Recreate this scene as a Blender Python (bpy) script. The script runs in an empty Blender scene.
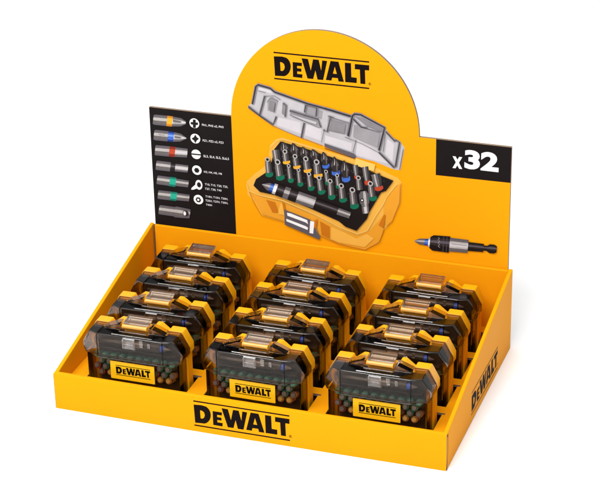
import bpy, bmesh, math
from mathutils import Vector, Matrix, Euler

# ------------------------------------------------------------------ camera, world, lamps, exposure
S = 0.01                                        # everything below is written in centimetres
scene = bpy.context.scene
COL = scene.collection
cam = bpy.data.cameras.new('camera'); camo = bpy.data.objects.new('camera', cam); COL.objects.link(camo)
camo.location = (60.1636*S, -153.0625*S, 98.3191*S)
camo.rotation_euler = (1.1130, 0.0157, 0.3257)
cam.sensor_width = 36; cam.lens = 1985.8154/600*36
cam.shift_x = -0.02103; cam.shift_y = 0.04217
cam.clip_start = .05; cam.clip_end = 100
scene.camera = camo

world = bpy.data.worlds.new('World'); scene.world = world; world.use_nodes = True
bg = world.node_tree.nodes['Background']
bg.inputs[0].default_value = (1.0, 1.0, 1.0, 1); bg.inputs[1].default_value = 0.38

def softbox(name, loc, target, w, h, power, col=(1, 1, 1)):
    l = bpy.data.lights.new(name, 'AREA'); l.shape = 'RECTANGLE'; l.size = w*S; l.size_y = h*S
    l.energy = power; l.color = col
    o = bpy.data.objects.new(name, l); COL.objects.link(o)
    o.location = Vector(loc)*S
    o.rotation_euler = (Vector(target)-Vector(loc)).to_track_quat('-Z', 'Y').to_euler()
    return o
softbox('overhead_softbox', (0, 60, 380), (0, 60, 0), 620, 620, 158)
softbox('front_softbox', (40, -330, 190), (0, 20, 14), 240, 150, 42)
softbox('key_softbox', (-72, -125, 205), (0, 5, 5), 70, 45, 10)
softbox('boom_softbox', (-14, -50, 112), (0, 16, 10), 95, 50, 16)
scene.view_settings.view_transform = 'Standard'; scene.view_settings.look = 'None'
scene.view_settings.exposure = 0; scene.view_settings.gamma = 1
scene.cycles.transparent_max_bounces = 48
scene.cycles.max_bounces = 14
scene.cycles.sample_clamp_indirect = 6

# ------------------------------------------------------------------ materials
def lin(c): return tuple(((v/255)/12.92 if v/255 <= .04045 else ((v/255+.055)/1.055)**2.4) for v in c)
def mat(name, col, rough=.5, spec=.5, metal=0, coat=0, bump=0, bscale=400, var=0, vscale=60, sub=0, rvar=0):
    m = bpy.data.materials.new(name); m.use_nodes = True; nt = m.node_tree; b = nt.nodes['Principled BSDF']
    b.inputs['Base Color'].default_value = (*col, 1); b.inputs['Roughness'].default_value = rough
    b.inputs['Specular IOR Level'].default_value = spec; b.inputs['Metallic'].default_value = metal
    b.inputs['Coat Weight'].default_value = coat; b.inputs['Coat Roughness'].default_value = .15
    tc = nt.nodes.new('ShaderNodeTexCoord')
    if bump:
        n = nt.nodes.new('ShaderNodeTexNoise'); n.inputs['Scale'].default_value = bscale; n.inputs['Detail'].default_value = 4
        nt.links.new(tc.outputs['Object'], n.inputs['Vector'])
        bp = nt.nodes.new('ShaderNodeBump'); bp.inputs['Strength'].default_value = bump; bp.inputs['Distance'].default_value = .0005
        nt.links.new(n.outputs['Fac'], bp.inputs['Height']); nt.links.new(bp.outputs['Normal'], b.inputs['Normal'])
    if var or rvar:
        n = nt.nodes.new('ShaderNodeTexNoise'); n.inputs['Scale'].default_value = vscale; n.inputs['Detail'].default_value = 5
        nt.links.new(tc.outputs['Object'], n.inputs['Vector'])
        if var:
            mx = nt.nodes.new('ShaderNodeMix'); mx.data_type = 'RGBA'
            mx.inputs[6].default_value = (*[c*(1-var) for c in col], 1); mx.inputs[7].default_value = (*[min(1, c*(1+var)) for c in col], 1)
            nt.links.new(n.outputs['Fac'], mx.inputs[0]); nt.links.new(mx.outputs[2], b.inputs['Base Color'])
        if rvar:
            mr = nt.nodes.new('ShaderNodeMapRange'); mr.inputs[3].default_value = rough-rvar; mr.inputs[4].default_value = rough+rvar
            nt.links.new(n.outputs['Fac'], mr.inputs[0]); nt.links.new(mr.outputs[0], b.inputs['Roughness'])
    return m
def smoke(name, col, rough=.04, refl=1.0, ior=1.23):
    """thin clear plastic: tinted transparency under a Fresnel gloss"""
    m = bpy.data.materials.new(name); m.use_nodes = True; nt = m.node_tree; nt.nodes.clear()
    o = nt.nodes.new('ShaderNodeOutputMaterial'); t = nt.nodes.new('ShaderNodeBsdfTransparent'); g = nt.nodes.new('ShaderNodeBsdfGlossy')
    t.inputs[0].default_value = (*col, 1); g.inputs['Roughness'].default_value = rough; g.inputs['Color'].default_value = (refl, refl, refl, 1)
    f = nt.nodes.new('ShaderNodeFresnel'); f.inputs[0].default_value = ior
    n = nt.nodes.new('ShaderNodeTexNoise'); n.inputs['Scale'].default_value = 90; n.inputs['Detail'].default_value = 3
    tc = nt.nodes.new('ShaderNodeTexCoord'); nt.links.new(tc.outputs['Object'], n.inputs['Vector'])
    bp = nt.nodes.new('ShaderNodeBump'); bp.inputs['Strength'].default_value = .05; bp.inputs['Distance'].default_value = .0005
    nt.links.new(n.outputs['Fac'], bp.inputs['Height']); nt.links.new(bp.outputs[0], g.inputs['Normal']); nt.links.new(bp.outputs[0], f.inputs['Normal'])
    mx = nt.nodes.new('ShaderNodeMixShader')
    nt.links.new(f.outputs[0], mx.inputs[0]); nt.links.new(t.outputs[0], mx.inputs[1]); nt.links.new(g.outputs[0], mx.inputs[2]); nt.links.new(mx.outputs[0], o.inputs[0])
    return m
K = .66                                          # printed inks: sRGB as read, scaled to a reflectance
def ink(name, c, **k): return mat('print_'+name, tuple(v*K for v in lin(c)), rough=.5, spec=.12, **k)
M = dict(
    card=mat('yellow_card', (.69, .268, .003), rough=.5, spec=.03, bump=.16, bscale=180, var=.035, vscale=14, rvar=.1),
    kraft=mat('kraft_board', (.16, .085, .035), rough=.9, spec=.2, bump=.3, var=.3, vscale=900),
    edge=mat('board_edge', (.20, .15, .11), rough=.9, spec=.2, bump=.4, bscale=900, var=.4, vscale=1200),
    panel=mat('black_card', (.008, .006, .006), rough=.5, spec=.05, bump=.12, bscale=200, var=.3, vscale=40),
    logo=mat('black_ink', (.006, .004, .004), rough=.55, spec=.02),
    bluehi=ink('blue_light', (130, 165, 230)), bluedk=ink('blue_dark', (30, 55, 130)), orandk=ink('amber_dark', (205, 130, 30)), reddk=ink('red_dark', (140, 40, 20)), tealdk=ink('teal_dark', (10, 120, 100)), white=ink('white', (255, 255, 255)), glass=ink('glass', (196, 192, 196), var=.16, vscale=45), glassmid=ink('glass_mid', (160, 156, 160), var=.2, vscale=60),
    glassdk=ink('glass_dark', (140, 136, 140), var=.25, vscale=90), ink=ink('ink', (45, 42, 50)), inkmid=ink('ink_mid', (98, 93, 100)),
    glasshi=ink('glass_light', (216, 211, 215), var=.1, vscale=50), ink2=ink('ink_soft', (52, 44, 44), var=.3, vscale=200), black=ink('black', (26, 20, 20), var=.2, vscale=100),
    casey=ink('case_yellow', (252, 188, 76), var=.07, vscale=60), casedk=ink('case_shade', (244, 166, 46), var=.09, vscale=60), casedk2=ink('case_shade_deep', (208, 120, 20)),
    casehi=ink('case_light', (255, 204, 104)), steel=ink('steel', (108, 102, 101), var=.3, vscale=500), steelhi=ink('steel_light', (190, 185, 183), var=.25, vscale=450),
    steeldk=ink('steel_dark', (62, 58, 60), var=.3, vscale=500), blue=ink('blue', (66, 110, 205)), red=ink('red', (196, 72, 42)), oran=ink('amber', (250, 180, 50)),
    green=ink('green', (16, 112, 84), var=.2, vscale=300), green2=ink('teal', (38, 178, 148)),
    floor=mat('white_sweep', (.955, .955, .955), rough=.7, spec=.1, bump=.02),
    yplastic=mat('yellow_plastic', (.70, .315, .003), rough=.32, spec=.45, bump=.12, bscale=900, var=.03, vscale=40),
    amber=mat('amber_barrel', (.56, .28, .05), rough=.18, spec=.5, bump=.08, bscale=300),
    black_pl=mat('black_insert', (.034, .029, .026), rough=.38, spec=.4, bump=.3, bscale=700),
    steel_b=mat('bit_steel', (.55, .50, .47), rough=.35, metal=.35, var=.25, vscale=300),
    glint_b=mat('bit_glint_tone', (.80, .56, .14), rough=.3, metal=.3, var=.2, vscale=300),  # steel bits coloured gold for the yellow glints reflected on the bottom row
    steel_d=mat('dark_steel', (.17, .155, .15), rough=.35, metal=.4), steel_br=mat('warm_steel', (.21, .20, .19), rough=.35, metal=.35, var=.2, vscale=300), steel_t=mat('blued_steel', (.14, .34, .29), rough=.35, metal=.3),
    ring_g=mat('ring_green', (.01, .26, .16), rough=.4), ring_r=mat('ring_red', (.38, .05, .02), rough=.4), ring_y=mat('ring_yellow', (.42, .18, .03), rough=.4),
    ring_b=mat('ring_blue', (.03, .10, .55), rough=.4),
    label=mat('label_yellow', (.76, .44, .006), rough=.35, spec=.4),
    lid=smoke('smoked_lid', (.79, .74, .695), .03), lidedge=smoke('smoked_lid_edge', (.56, .48, .43), .07, ior=1.55), liddark=smoke('smoked_lid_seam', (.35, .29, .25), .1, ior=1.2), lidlow=smoke('smoked_lid_lower', (.90, .85, .81), .04, ior=1.2), tab=smoke('clear_tab', (.82, .79, .77), .08, ior=1.55), latch=smoke('latch_smoke', (.68, .58, .49), .14, 1.0, ior=1.5),
)

# ------------------------------------------------------------------ mesh helpers
class MB:
    """collects faces in cm with a material key each, then links them as one mesh object"""
    def __init__(s): s.v = []; s.f = []; s.m = []
    def add(s, verts, faces, m):
        o = len(s.v); s.v += [tuple(p) for p in verts]
        for f in faces: s.f.append([i+o for i in f]); s.m.append(m)
    def box(s, x0, x1, y0, y1, z0, z1, m):
        s.add([(x0,y0,z0),(x1,y0,z0),(x1,y1,z0),(x0,y1,z0),(x0,y0,z1),(x1,y0,z1),(x1,y1,z1),(x0,y1,z1)],
              [(0,3,2,1),(4,5,6,7),(0,1,5,4),(1,2,6,5),(2,3,7,6),(3,0,4,7)], m)
    def prism(s, prof, a0, a1, m, axis='y', side=None, back=None):
        """prof: list of 2-D points; axis y: (x,z), axis x: (y,z), axis z: (x,y)"""
        n = len(prof)
        def P(p, a): return {'y': (p[0], a, p[1]), 'x': (a, p[0], p[1]), 'z': (p[0], p[1], a)}[axis]
        s.add([P(p, a0) for p in prof], [list(range(n))], m)
        s.add([P(p, a1) for p in prof], [list(range(n))[::-1]], back or m)
        for i in range(n):
            j = (i+1) % n
            s.add([P(prof[i], a0), P(prof[i], a1), P(prof[j], a1), P(prof[j], a0)], [(0, 1, 2, 3)], side or m)
    def tube(s, c0, c1, r0, r1, m, n=16, caps=True, ph=0):
        a = Vector(c0); b = Vector(c1); d = (b-a).normalized(); u = d.orthogonal().normalized(); w = d.cross(u)
        R0 = [a+r0*(u*math.cos(2*math.pi*(i+ph)/n)+w*math.sin(2*math.pi*(i+ph)/n)) for i in range(n)]
        R1 = [b+r1*(u*math.cos(2*math.pi*(i+ph)/n)+w*math.sin(2*math.pi*(i+ph)/n)) for i in range(n)]
        f = [(i, (i+1) % n, n+(i+1) % n, n+i) for i in range(n)]
        if caps: f += [list(range(n))[::-1], list(range(n, 2*n))]
        s.add(R0+R1, f, m)
    def build(s, name, parent=None, smooth=True, merge=True, bevel=0, seg=2, solid=0):
        me = bpy.data.meshes.new(name); me.from_pydata([(x*S, y*S, z*S) for x, y, z in s.v], [], s.f)
        keys = []
        for k in s.m:
            if k not in keys: keys.append(k)
        for k in keys: me.materials.append(M[k])
        for p, k in zip(me.polygons, s.m): p.material_index = keys.index(k)
        if merge:
            bm = bmesh.new(); bm.from_mesh(me); bmesh.ops.remove_doubles(bm, verts=bm.verts, dist=.00002)
            bmesh.ops.recalc_face_normals(bm, faces=bm.faces); bm.to_mesh(me); bm.free()
        if smooth == 'edges':
            ei = [i for i, k in enumerate(keys) if k == 'lidedge']
            for p in me.polygons: p.use_smooth = p.material_index in ei
        elif smooth:
            for p in me.polygons: p.use_smooth = True
            me.set_sharp_from_angle(angle=math.radians(32))
        o = bpy.data.objects.new(name, me); COL.objects.link(o); o.parent = parent
        if bevel:
            b = o.modifiers.new('bevel', 'BEVEL'); b.width = bevel*S; b.segments = seg; b.limit_method = 'ANGLE'; b.angle_limit = math.radians(35); b.harden_normals = True
        if solid:
            d = o.modifiers.new('solid', 'SOLIDIFY'); d.thickness = solid*S; d.offset = -1
        return o

def thing(name, label, cat, loc=(0, 0, 0), group=None):
    o = bpy.data.objects.new(name, None); COL.objects.link(o); o.location = Vector(loc)*S; o.empty_display_size = .02
    o['label'] = label; o['category'] = cat
    if group: o['group'] = group
    return o

def text_faces(mb, txt, to3, x, z, width, m, height=None, offset=.0, sx=None):
    """sets a line of type as flat faces: left end x, vertical middle z, fitted to the width"""
    cu = bpy.data.curves.new('t', 'FONT'); cu.body = txt; cu.size = 1; cu.offset = offset; cu.resolution_u = 4
    ob = bpy.data.objects.new('t', cu); COL.objects.link(ob)
    dg = bpy.context.evaluated_depsgraph_get(); me = bpy.data.meshes.new_from_object(ob.evaluated_get(dg))
    vs = [v.co.copy() for v in me.vertices]; xs = [v.x for v in vs]; zs = [v.y for v in vs]
    k = width/(max(xs)-min(xs)); kz = k if height is None else height/(max(zs)-min(zs)); zm = (max(zs)+min(zs))/2
    mb.add([to3(x+(v.x-min(xs))*k, z+(v.y-zm)*kz) for v in vs], [list(p.vertices) for p in me.polygons], m)
    bpy.data.objects.remove(ob); bpy.data.meshes.remove(me); bpy.data.curves.remove(cu)

from mathutils.geometry import tessellate_polygon
def flat(mb, pts2, to3, m, hole=None):
    loops = [pts2]+([hole] if hole else [])
    tri = tessellate_polygon([[Vector((a, b, 0)) for a, b in l] for l in loops])
    mb.add([to3(a, b) for l in loops for a, b in l], [list(t) for t in tri], m)
def wordmark(mb, to3, w, h, m='logo', bar=.055, reg=True):
    """the wordmark between its two rules, w x h, origin at the lower left rule"""
    G = GLYPHS
    for k, hk in (('D', 'Dh'), ('E', None), ('W', None), ('A', 'Ah'), ('L', None), ('T', None)):
        flat(mb, [(a*w, b*h) for a, b in G[k]], to3, m, [(a*w, b*h) for a, b in G[hk]] if hk else None)
    for b in (0, 1): flat(mb, [(0, (b-bar/2)*h), (w, (b-bar/2)*h), (w, (b+bar/2)*h), (0, (b+bar/2)*h)], to3, m)
    if reg:
        cx, cz, r = w*1.005, h*.17, h*.055
        for i in range(14):
            a0, a1 = 2*math.pi*i/14, 2*math.pi*(i+1)/14
            flat(mb, [(cx+r*q*math.cos(a), cz+r*q*math.sin(a)) for q, a in ((1, a0), (1, a1), (.78, a1), (.78, a0))], to3, m)
        flat(mb, [(cx-r*.35, cz-r*.5), (cx-r*.1, cz-r*.5), (cx-r*.1, cz+r*.5), (cx-r*.35, cz+r*.5)], to3, m)
        flat(mb, [(cx-r*.1, cz+r*.5), (cx-r*.1, cz+r*.0), (cx+r*.35, cz+r*.0), (cx+r*.35, cz+r*.5)], to3, m)
        flat(mb, [(cx-r*.05, cz), (cx+r*.2, cz), (cx+r*.45, cz-r*.5), (cx+r*.2, cz-r*.5)], to3, m)

# ------------------------------------------------------------------ prints on the header, traced in its own plane (x, z in cm)
TEXTS = [('PH1, PH2 x2, PH3', -13.547, 21.077, 2.398), ('PZ1, PZ2 x2, PZ3', -13.534, 19.321, 2.318), ('SL3, SL4, SL5, SL6,5', -13.532, 17.56, 2.866), ('H3, H4, H5, H6', -13.551, 15.763, 2.031), ('T10, T15, T20, T25,', -13.5, 14.33, 2.603), ('T27, T30, T40', -13.521, 13.82, 1.87), ('T10H, T15H, T20H,', -13.501, 12.93, 2.551), ('T25H, T27H, T30H,', -13.521, 12.457, 2.553), ('T40H', -13.485, 11.992, 0.684)]
PRINTS = [
 ('glass',1,[(-7.877,24.11),(-7.422,26.127),(-7.123,26.322),(-5.745,26.094),(-5.348,25.729),(-1.809,24.808),(1.074,24.344),(0.329,24.5),(2.879,23.97),(3.12,24.274),(3.755,24.28),(6.364,23.144),(6.76,22.457),(7.471,21.886),(7.945,21.778),(8.421,21.049),(8.005,18.578),(7.322,18.578),(5.169,19.228),(3.248,19.445),(-0.049,20.265),(-0.265,20.344),(-2.447,20.919),(-3.989,21.272),(-5.609,21.95),(-6.98,22.789),(-8.271,23.604),(-8.212,23.908)]),
 ('glassmid',2,[(-6.193,24.574),(-5.939,24.929),(-5.61,25.047),(-4.968,24.708),(-5.33,23.271),(-6.223,23.501)]),
 ('glassdk',3,[(-5.948,24.6),(-5.298,24.507),(-5.487,23.501),(-6.054,23.685)]),
 ('glassdk',2,[(-4.566,24.506),(-4.32,24.615),(-4.083,24.313),(-4.275,23.026),(-4.675,23.344)]),
 ('glassmid',2,[(-1.973,24.66),(-0.85,24.425),(-0.947,23.351),(-2.155,23.543)]),
 ('glassmid',2,[(-0.692,24.197),(-0.212,24.087),(-0.354,23.172),(-0.787,23.287)]),
 ('glassmid',2,[(-3.769,23.856),(-3.443,23.892),(-0.787,23.287),(-0.559,22.327),(-3.78,23.362)]),
 ('glass',3,[(-3.535,23.389),(-0.874,22.867),(-0.911,22.583),(-3.621,23.165)]),
 ('glassmid',2,[(0.317,23.602),(2.634,23.209),(2.383,21.754),(0.215,21.949)]),
 ('glassdk',3,[(0.553,23.219),(2.233,23.0),(2.064,21.948),(0.46,22.191)]),
 ('glasshi',2,[(3.42,21.414),(5.65,20.442),(7.003,19.118),(5.25,19.321),(3.249,19.661)]),
 ('glasshi',2,[(-0.033,21.475),(2.857,20.937),(2.77,20.018),(-0.045,20.597)]),
 ('glassdk',2,[(3.117,23.916),(4.464,22.927),(6.048,22.456),(6.285,22.891),(3.991,23.851)]),
 ('glassmid',3,[(3.111,23.018),(5.89,22.356),(5.571,20.844),(3.022,21.697)]),
 ('glasshi',2,[(6.602,21.867),(7.315,21.377),(7.161,19.386),(6.366,20.198)]),
 ('glasshi',2,[(-7.052,25.954),(-5.833,25.84),(-5.599,25.457),(-7.143,25.617)]),
 ('glasshi',2,[(-5.176,22.876),(-2.659,22.582),(-2.602,21.349),(-5.199,21.963)]),
 ('glasshi',2,[(-2.093,22.482),(-0.4,22.18),(-0.5,20.847),(-2.197,21.23)]),
 ('glassdk',3,('s',0.341,[(-7.813,24.067),(-7.376,26.034),(-7.124,26.256),(-5.796,26.007),(-5.35,25.663),(-1.81,24.776),(1.073,24.279)])),
 ('ink',4,('s',0.132,[(-7.813,24.067),(-7.376,26.034),(-7.124,26.256),(-5.796,26.007),(-5.35,25.663),(-1.81,24.776),(1.073,24.279)])),
 ('glassdk',3,('s',0.363,[(0.008,24.465),(2.799,23.912)])),
 ('ink',4,('s',0.15,[(0.008,24.465),(2.799,23.912)])),
 ('glassdk',3,('s',0.341,[(2.51,21.72),(2.959,23.979),(3.199,24.217),(3.834,24.207),(6.364,23.095),(5.761,20.538)])),
 ('ink',4,('s',0.132,[(2.51,21.72),(2.959,23.979),(3.199,24.217),(3.834,24.207),(6.364,23.095),(5.761,20.538)])),
 ('glassdk',3,('s',0.286,[(3.036,23.662),(3.907,22.864),(4.543,22.806)])),
 ('ink',4,('s',0.088,[(3.036,23.662),(3.907,22.864),(4.543,22.806)])),
 ('inkmid',4,('s',0.077,[(4.463,22.813),(5.969,22.529)])),
 ('glassdk',3,('s',0.275,[(6.491,22.67),(7.472,21.723)])),
 ('ink',4,('s',0.079,[(6.491,22.67),(7.472,21.723)])),
 ('glassdk',3,('s',0.275,[(7.471,21.886),(7.945,21.697),(7.512,18.932)])),
 ('ink',4,('s',0.079,[(7.471,21.886),(7.945,21.697),(7.512,18.932)])),
 ('glassdk',3,('s',0.286,[(5.761,20.34),(7.401,18.836)])),
 ('ink',4,('s',0.088,[(5.761,20.34),(7.401,18.836)])),
 ('inkmid',4,('s',0.055,[(2.141,21.595),(3.978,21.068),(5.809,20.296)])),
 ('inkmid',4,('s',0.055,[(6.444,22.42),(6.207,20.426)])),
 ('inkmid',4,('s',0.055,[(3.34,21.405),(3.011,20.046)])),
 ('inkmid',4,('s',0.066,[(8.342,21.007),(7.957,18.655)])),
 ('glassdk',3,('s',0.264,[(-6.423,25.122),(-7.059,22.912)])),
 ('ink',4,('s',0.07,[(-6.423,25.122),(-7.059,22.912)])),
 ('inkmid',4,('s',0.066,[(-6.506,25.081),(-5.361,25.237),(-4.719,24.898)])),
 ('inkmid',4,('s',0.055,[(-7.143,25.617),(-6.331,25.492)])),
 ('glassdk',3,('s',0.275,[(-8.266,23.77),(-7.059,22.912),(-5.605,22.083),(-5.222,22.986)])),
 ('ink',4,('s',0.079,[(-8.266,23.77),(-7.059,22.912),(-5.605,22.083),(-5.222,22.986)])),
 ('glassdk',3,('s',0.264,[(-2.006,24.623),(-2.15,23.79)])),
 ('ink',4,('s',0.07,[(-2.006,24.623),(-2.15,23.79)])),
 ('glassdk',3,('s',0.264,[(-2.204,22.634),(-2.56,20.973)])),
 ('ink',4,('s',0.07,[(-2.204,22.634),(-2.56,20.973)])),
 ('glassdk',3,('s',0.264,[(-0.817,24.428),(-0.928,23.517)])),
 ('ink',4,('s',0.07,[(-0.817,24.428),(-0.928,23.517)])),
 ('inkmid',4,('s',0.066,[(-2.006,24.623),(-0.85,24.425)])),
 ('glassdk',3,('s',0.253,[(-3.77,23.806),(-0.707,23.214),(-0.43,22.342)])),
 ('ink',4,('s',0.062,[(-3.77,23.806),(-0.707,23.214),(-0.43,22.342)])),
 ('inkmid',4,('s',0.066,[(-3.78,23.362),(-0.56,22.294)])),
 ('glassdk',3,('s',0.242,[(-4.484,24.548),(-4.115,24.359),(-4.275,23.059)])),
 ('ink',4,('s',0.053,[(-4.484,24.548),(-4.115,24.359),(-4.275,23.059)])),
 ('glassdk',3,('s',0.242,[(-0.159,22.126),(0.241,21.925),(0.666,23.695)])),
 ('ink',4,('s',0.053,[(-0.159,22.126),(0.241,21.925),(0.666,23.695)])),
 ('inkmid',4,('s',0.055,[(0.425,23.717),(1.065,23.577)])),
 ('inkmid',4,('s',0.055,[(-8.271,23.604),(-5.61,21.916),(-2.447,20.919),(-0.265,20.344)])),
 ('inkmid',4,('s',0.055,[(0.318,23.683),(2.634,23.16),(2.383,21.754)])),
 ('inkmid',4,('s',0.055,[(-0.046,20.514),(3.17,19.817)])),
 ('inkmid',4,('s',0.044,[(-0.079,22.052),(-0.389,20.695)])),
 ('inkmid',4,('s',0.044,[(-6.195,24.491),(-5.774,24.996),(-4.968,24.708)])),
 ('inkmid',4,('s',0.044,[(-5.298,24.507),(-5.489,23.418)])),
 ('inkmid',5,[(-0.049,20.265),(-0.044,20.647),(3.09,19.89),(3.33,19.67),(3.247,19.378)]),
 ('ink',6,('s',0.077,[(-0.052,20.098),(0.916,19.881),(3.167,19.369)])),
 ('casey',2,[(-5.356,20.448),(-4.656,20.705),(-1.841,20.155),(0.073,19.749),(3.371,19.196),(5.399,18.564),(7.757,17.696),(8.129,17.215),(8.037,14.941),(7.163,12.756),(6.243,11.626),(5.831,10.23),(4.244,9.064),(1.4,9.37),(-0.686,10.076),(-3.128,10.848),(-7.174,11.596),(-7.846,12.899),(-8.706,13.773),(-8.801,15.213),(-7.924,16.151),(-6.769,17.154),(-6.245,18.395),(-5.999,19.737)]),
 ('casedk',3,[(-8.409,14.174),(-7.288,13.772),(-4.829,13.432),(-1.35,12.286),(1.418,11.089),(3.422,10.63),(4.7,11.347),(6.243,13.352),(6.515,13.746),(6.243,11.626),(5.728,10.216),(4.244,9.174),(1.401,9.48),(-0.684,10.186),(-3.126,10.958),(-7.063,11.757),(-7.737,12.986)]),
 ('casedk',3,[(6.581,15.536),(7.76,16.922),(7.995,17.128),(7.936,14.999),(7.162,12.828),(6.516,12.131),(6.243,13.889)]),
 ('casey',4,[(-5.009,13.264),(-4.48,13.332),(-4.335,11.968),(-5.392,12.012)]),
 ('casedk2',4,[(-6.589,13.497),(-5.606,13.333),(-5.212,12.145),(-5.919,12.126)]),
 ('casedk2',4,[(-4.829,13.432),(-4.48,13.332),(-4.335,11.968),(-4.583,11.935)]),
 ('casey',4,[(0.552,11.337),(1.936,10.904),(3.317,10.361),(4.458,11.024),(5.214,10.618),(4.245,9.466),(1.403,9.627),(0.534,9.875)]),
 ('casedk2',4,[(5.73,12.207),(6.311,13.505),(6.515,13.388),(6.243,11.914)]),
 ('casedk2',4,[(-0.66,11.795),(0.378,11.314),(0.361,9.961),(-0.508,10.283)]),
 ('casedk2',4,('s',0.055,[(-8.805,15.104),(-7.953,12.885),(-7.174,11.596),(-3.128,10.848),(-0.686,10.076),(1.4,9.37),(4.244,9.064),(5.831,10.23),(6.243,11.626),(7.163,12.756),(8.037,14.941),(8.129,17.215)])),
 ('casehi',4,('s',0.099,[(-8.736,15.04),(-8.513,14.27),(-7.284,13.917),(-4.824,13.65),(-1.345,12.577),(1.594,11.367),(3.424,10.885),(4.46,11.387),(5.39,13.241),(6.243,14.71),(6.581,15.536),(7.658,17.086)])),
 ('casehi',4,('s',0.066,[(-6.006,19.488),(-5.183,20.397),(-4.659,20.599),(-1.842,20.085),(0.072,19.679)])),
 ('casehi',7,[(3.305,19.433),(5.4,18.985),(5.229,18.192),(3.198,18.648)]),
 ('black',5,[(-5.522,19.369),(-4.839,20.296),(-1.916,19.795),(0.136,19.335),(3.367,18.598),(7.321,17.396),(6.513,16.165),(5.971,15.884),(4.707,13.51),(4.465,12.76),(3.322,11.235),(2.115,11.545),(1.428,12.071),(-1.338,13.013),(-4.814,14.086),(-7.273,14.318),(-7.96,14.956),(-7.655,15.716),(-6.575,16.569),(-5.837,17.981)]),
 ('ink2',7,[(-4.561,20.339),(-4.631,20.311),(-4.758,20.051),(-4.928,19.582),(-4.807,19.194),(-4.616,19.062),(-4.562,18.857),(-3.927,19.114),(-3.981,19.319),(-3.89,19.565),(-3.976,19.966),(-4.335,20.221)]),
 ('steelhi',8,[(-4.546,20.206),(-4.507,19.839),(-4.534,19.567),(-4.425,19.523),(-4.419,19.874)]),
 ('steel',8,[(-4.69,19.939),(-4.778,19.381),(-4.651,19.345)]),
 ('steel',8,[(-4.337,20.081),(-4.002,19.694),(-4.122,19.559),(-4.053,19.15),(-4.159,19.107),(-4.269,19.673)]),
 ('steeldk',6,[(-3.621,19.729),(-3.66,19.797),(-3.738,19.797),(-3.777,19.729),(-3.738,19.661),(-3.66,19.661)]),
 ('steeldk',6,[(-4.962,19.188),(-5.001,19.256),(-5.079,19.256),(-5.118,19.188),(-5.079,19.12),(-5.001,19.12)]),
 ('ink2',7,[(-3.455,20.326),(-3.526,20.301),(-3.662,20.041),(-3.85,19.567),(-3.746,19.16),(-3.562,19.011),(-3.517,18.796),(-2.876,19.021),(-2.922,19.236),(-2.821,19.485),(-2.89,19.904),(-3.236,20.19)]),
 ('steelhi',8,[(-3.445,20.188),(-3.422,19.806),(-3.46,19.527),(-3.353,19.475),(-3.334,19.837)]),
 ('steel',8,[(-3.599,19.921),(-3.709,19.351),(-3.585,19.305)]),
 ('steel',8,[(-3.244,20.046),(-2.927,19.625),(-3.052,19.493),(-3.0,19.067),(-3.107,19.029),(-3.193,19.62)]),
 ('steeldk',6,[(-2.548,19.642),(-2.587,19.71),(-2.665,19.71),(-2.704,19.642),(-2.665,19.574),(-2.587,19.574)]),
 ('steeldk',6,[(-3.899,19.168),(-3.938,19.236),(-4.016,19.236),(-4.055,19.168),(-4.016,19.1),(-3.938,19.1)]),
 ('ink2',7,[(-2.393,20.029),(-2.463,20.003),(-2.597,19.759),(-2.781,19.32),(-2.676,18.957),(-2.492,18.834),(-2.446,18.641),(-1.812,18.883),(-1.857,19.075),(-1.759,19.305),(-1.83,19.68),(-2.174,19.919)]),
 ('steelhi',8,[(-2.382,19.905),(-2.358,19.561),(-2.393,19.306),(-2.287,19.266),(-2.27,19.594)]),
 ('steel',8,[(-2.534,19.655),(-2.64,19.132),(-2.517,19.098)]),
 ('steel',8,[(-2.181,19.788),(-1.865,19.426),(-1.988,19.299),(-1.935,18.917),(-2.041,18.876),(-2.129,19.406)]),
 ('steeldk',6,[(-1.488,19.459),(-1.527,19.527),(-1.605,19.527),(-1.644,19.459),(-1.605,19.391),(-1.527,19.391)]),
 ('steeldk',6,[(-2.827,18.951),(-2.866,19.019),(-2.944,19.019),(-2.983,18.951),(-2.944,18.883),(-2.866,18.883)]),
 ('ink2',7,[(-1.33,19.875),(-1.399,19.845),(-1.526,19.608),(-1.698,19.184),(-1.583,18.85),(-1.397,18.745),(-1.346,18.568),(-0.72,18.835),(-0.771,19.012),(-0.679,19.234),(-0.76,19.582),(-1.11,19.785)]),
 ('steelhi',8,[(-1.316,19.758),(-1.283,19.437),(-1.311,19.195),(-1.204,19.164),(-1.196,19.474)]),
 ('steel',8,[(-1.461,19.514),(-1.552,19.016),(-1.428,18.992)]),
 ('steel',8,[(-1.113,19.661),(-0.788,19.341),(-0.907,19.214),(-0.844,18.858),(-0.948,18.814),(-1.05,19.306)]),
 ('steeldk',6,[(-0.413,19.391),(-0.452,19.459),(-0.53,19.459),(-0.569,19.391),(-0.53,19.323),(-0.452,19.323)]),
 ('steeldk',6,[(-1.733,18.83),(-1.772,18.898),(-1.85,18.898),(-1.889,18.83),(-1.85,18.762),(-1.772,18.762)]),
 ('blue',6,[(0.437,18.463),(-0.33,18.213),(-0.272,17.901),(-0.013,17.821),(0.294,17.921),(0.495,18.152)]),
 ('ink2',7,[(-0.171,19.726),(-0.232,19.707),(-0.347,19.451),(-0.504,18.98),(-0.409,18.553),(-0.248,18.386),(-0.206,18.161),(0.346,18.341),(0.304,18.566),(0.388,18.813),(0.323,19.248),(0.02,19.569)]),
 ('steelhi',8,[(-0.161,19.584),(-0.136,19.19),(-0.165,18.907),(-0.073,18.846),(-0.06,19.215)]),
 ('steel',8,[(-0.291,19.323),(-0.379,18.746),(-0.271,18.69)]),
 ('steel',8,[(0.015,19.422),(0.295,18.965),(0.188,18.839),(0.238,18.398),(0.146,18.368),(0.065,18.982)]),
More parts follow.
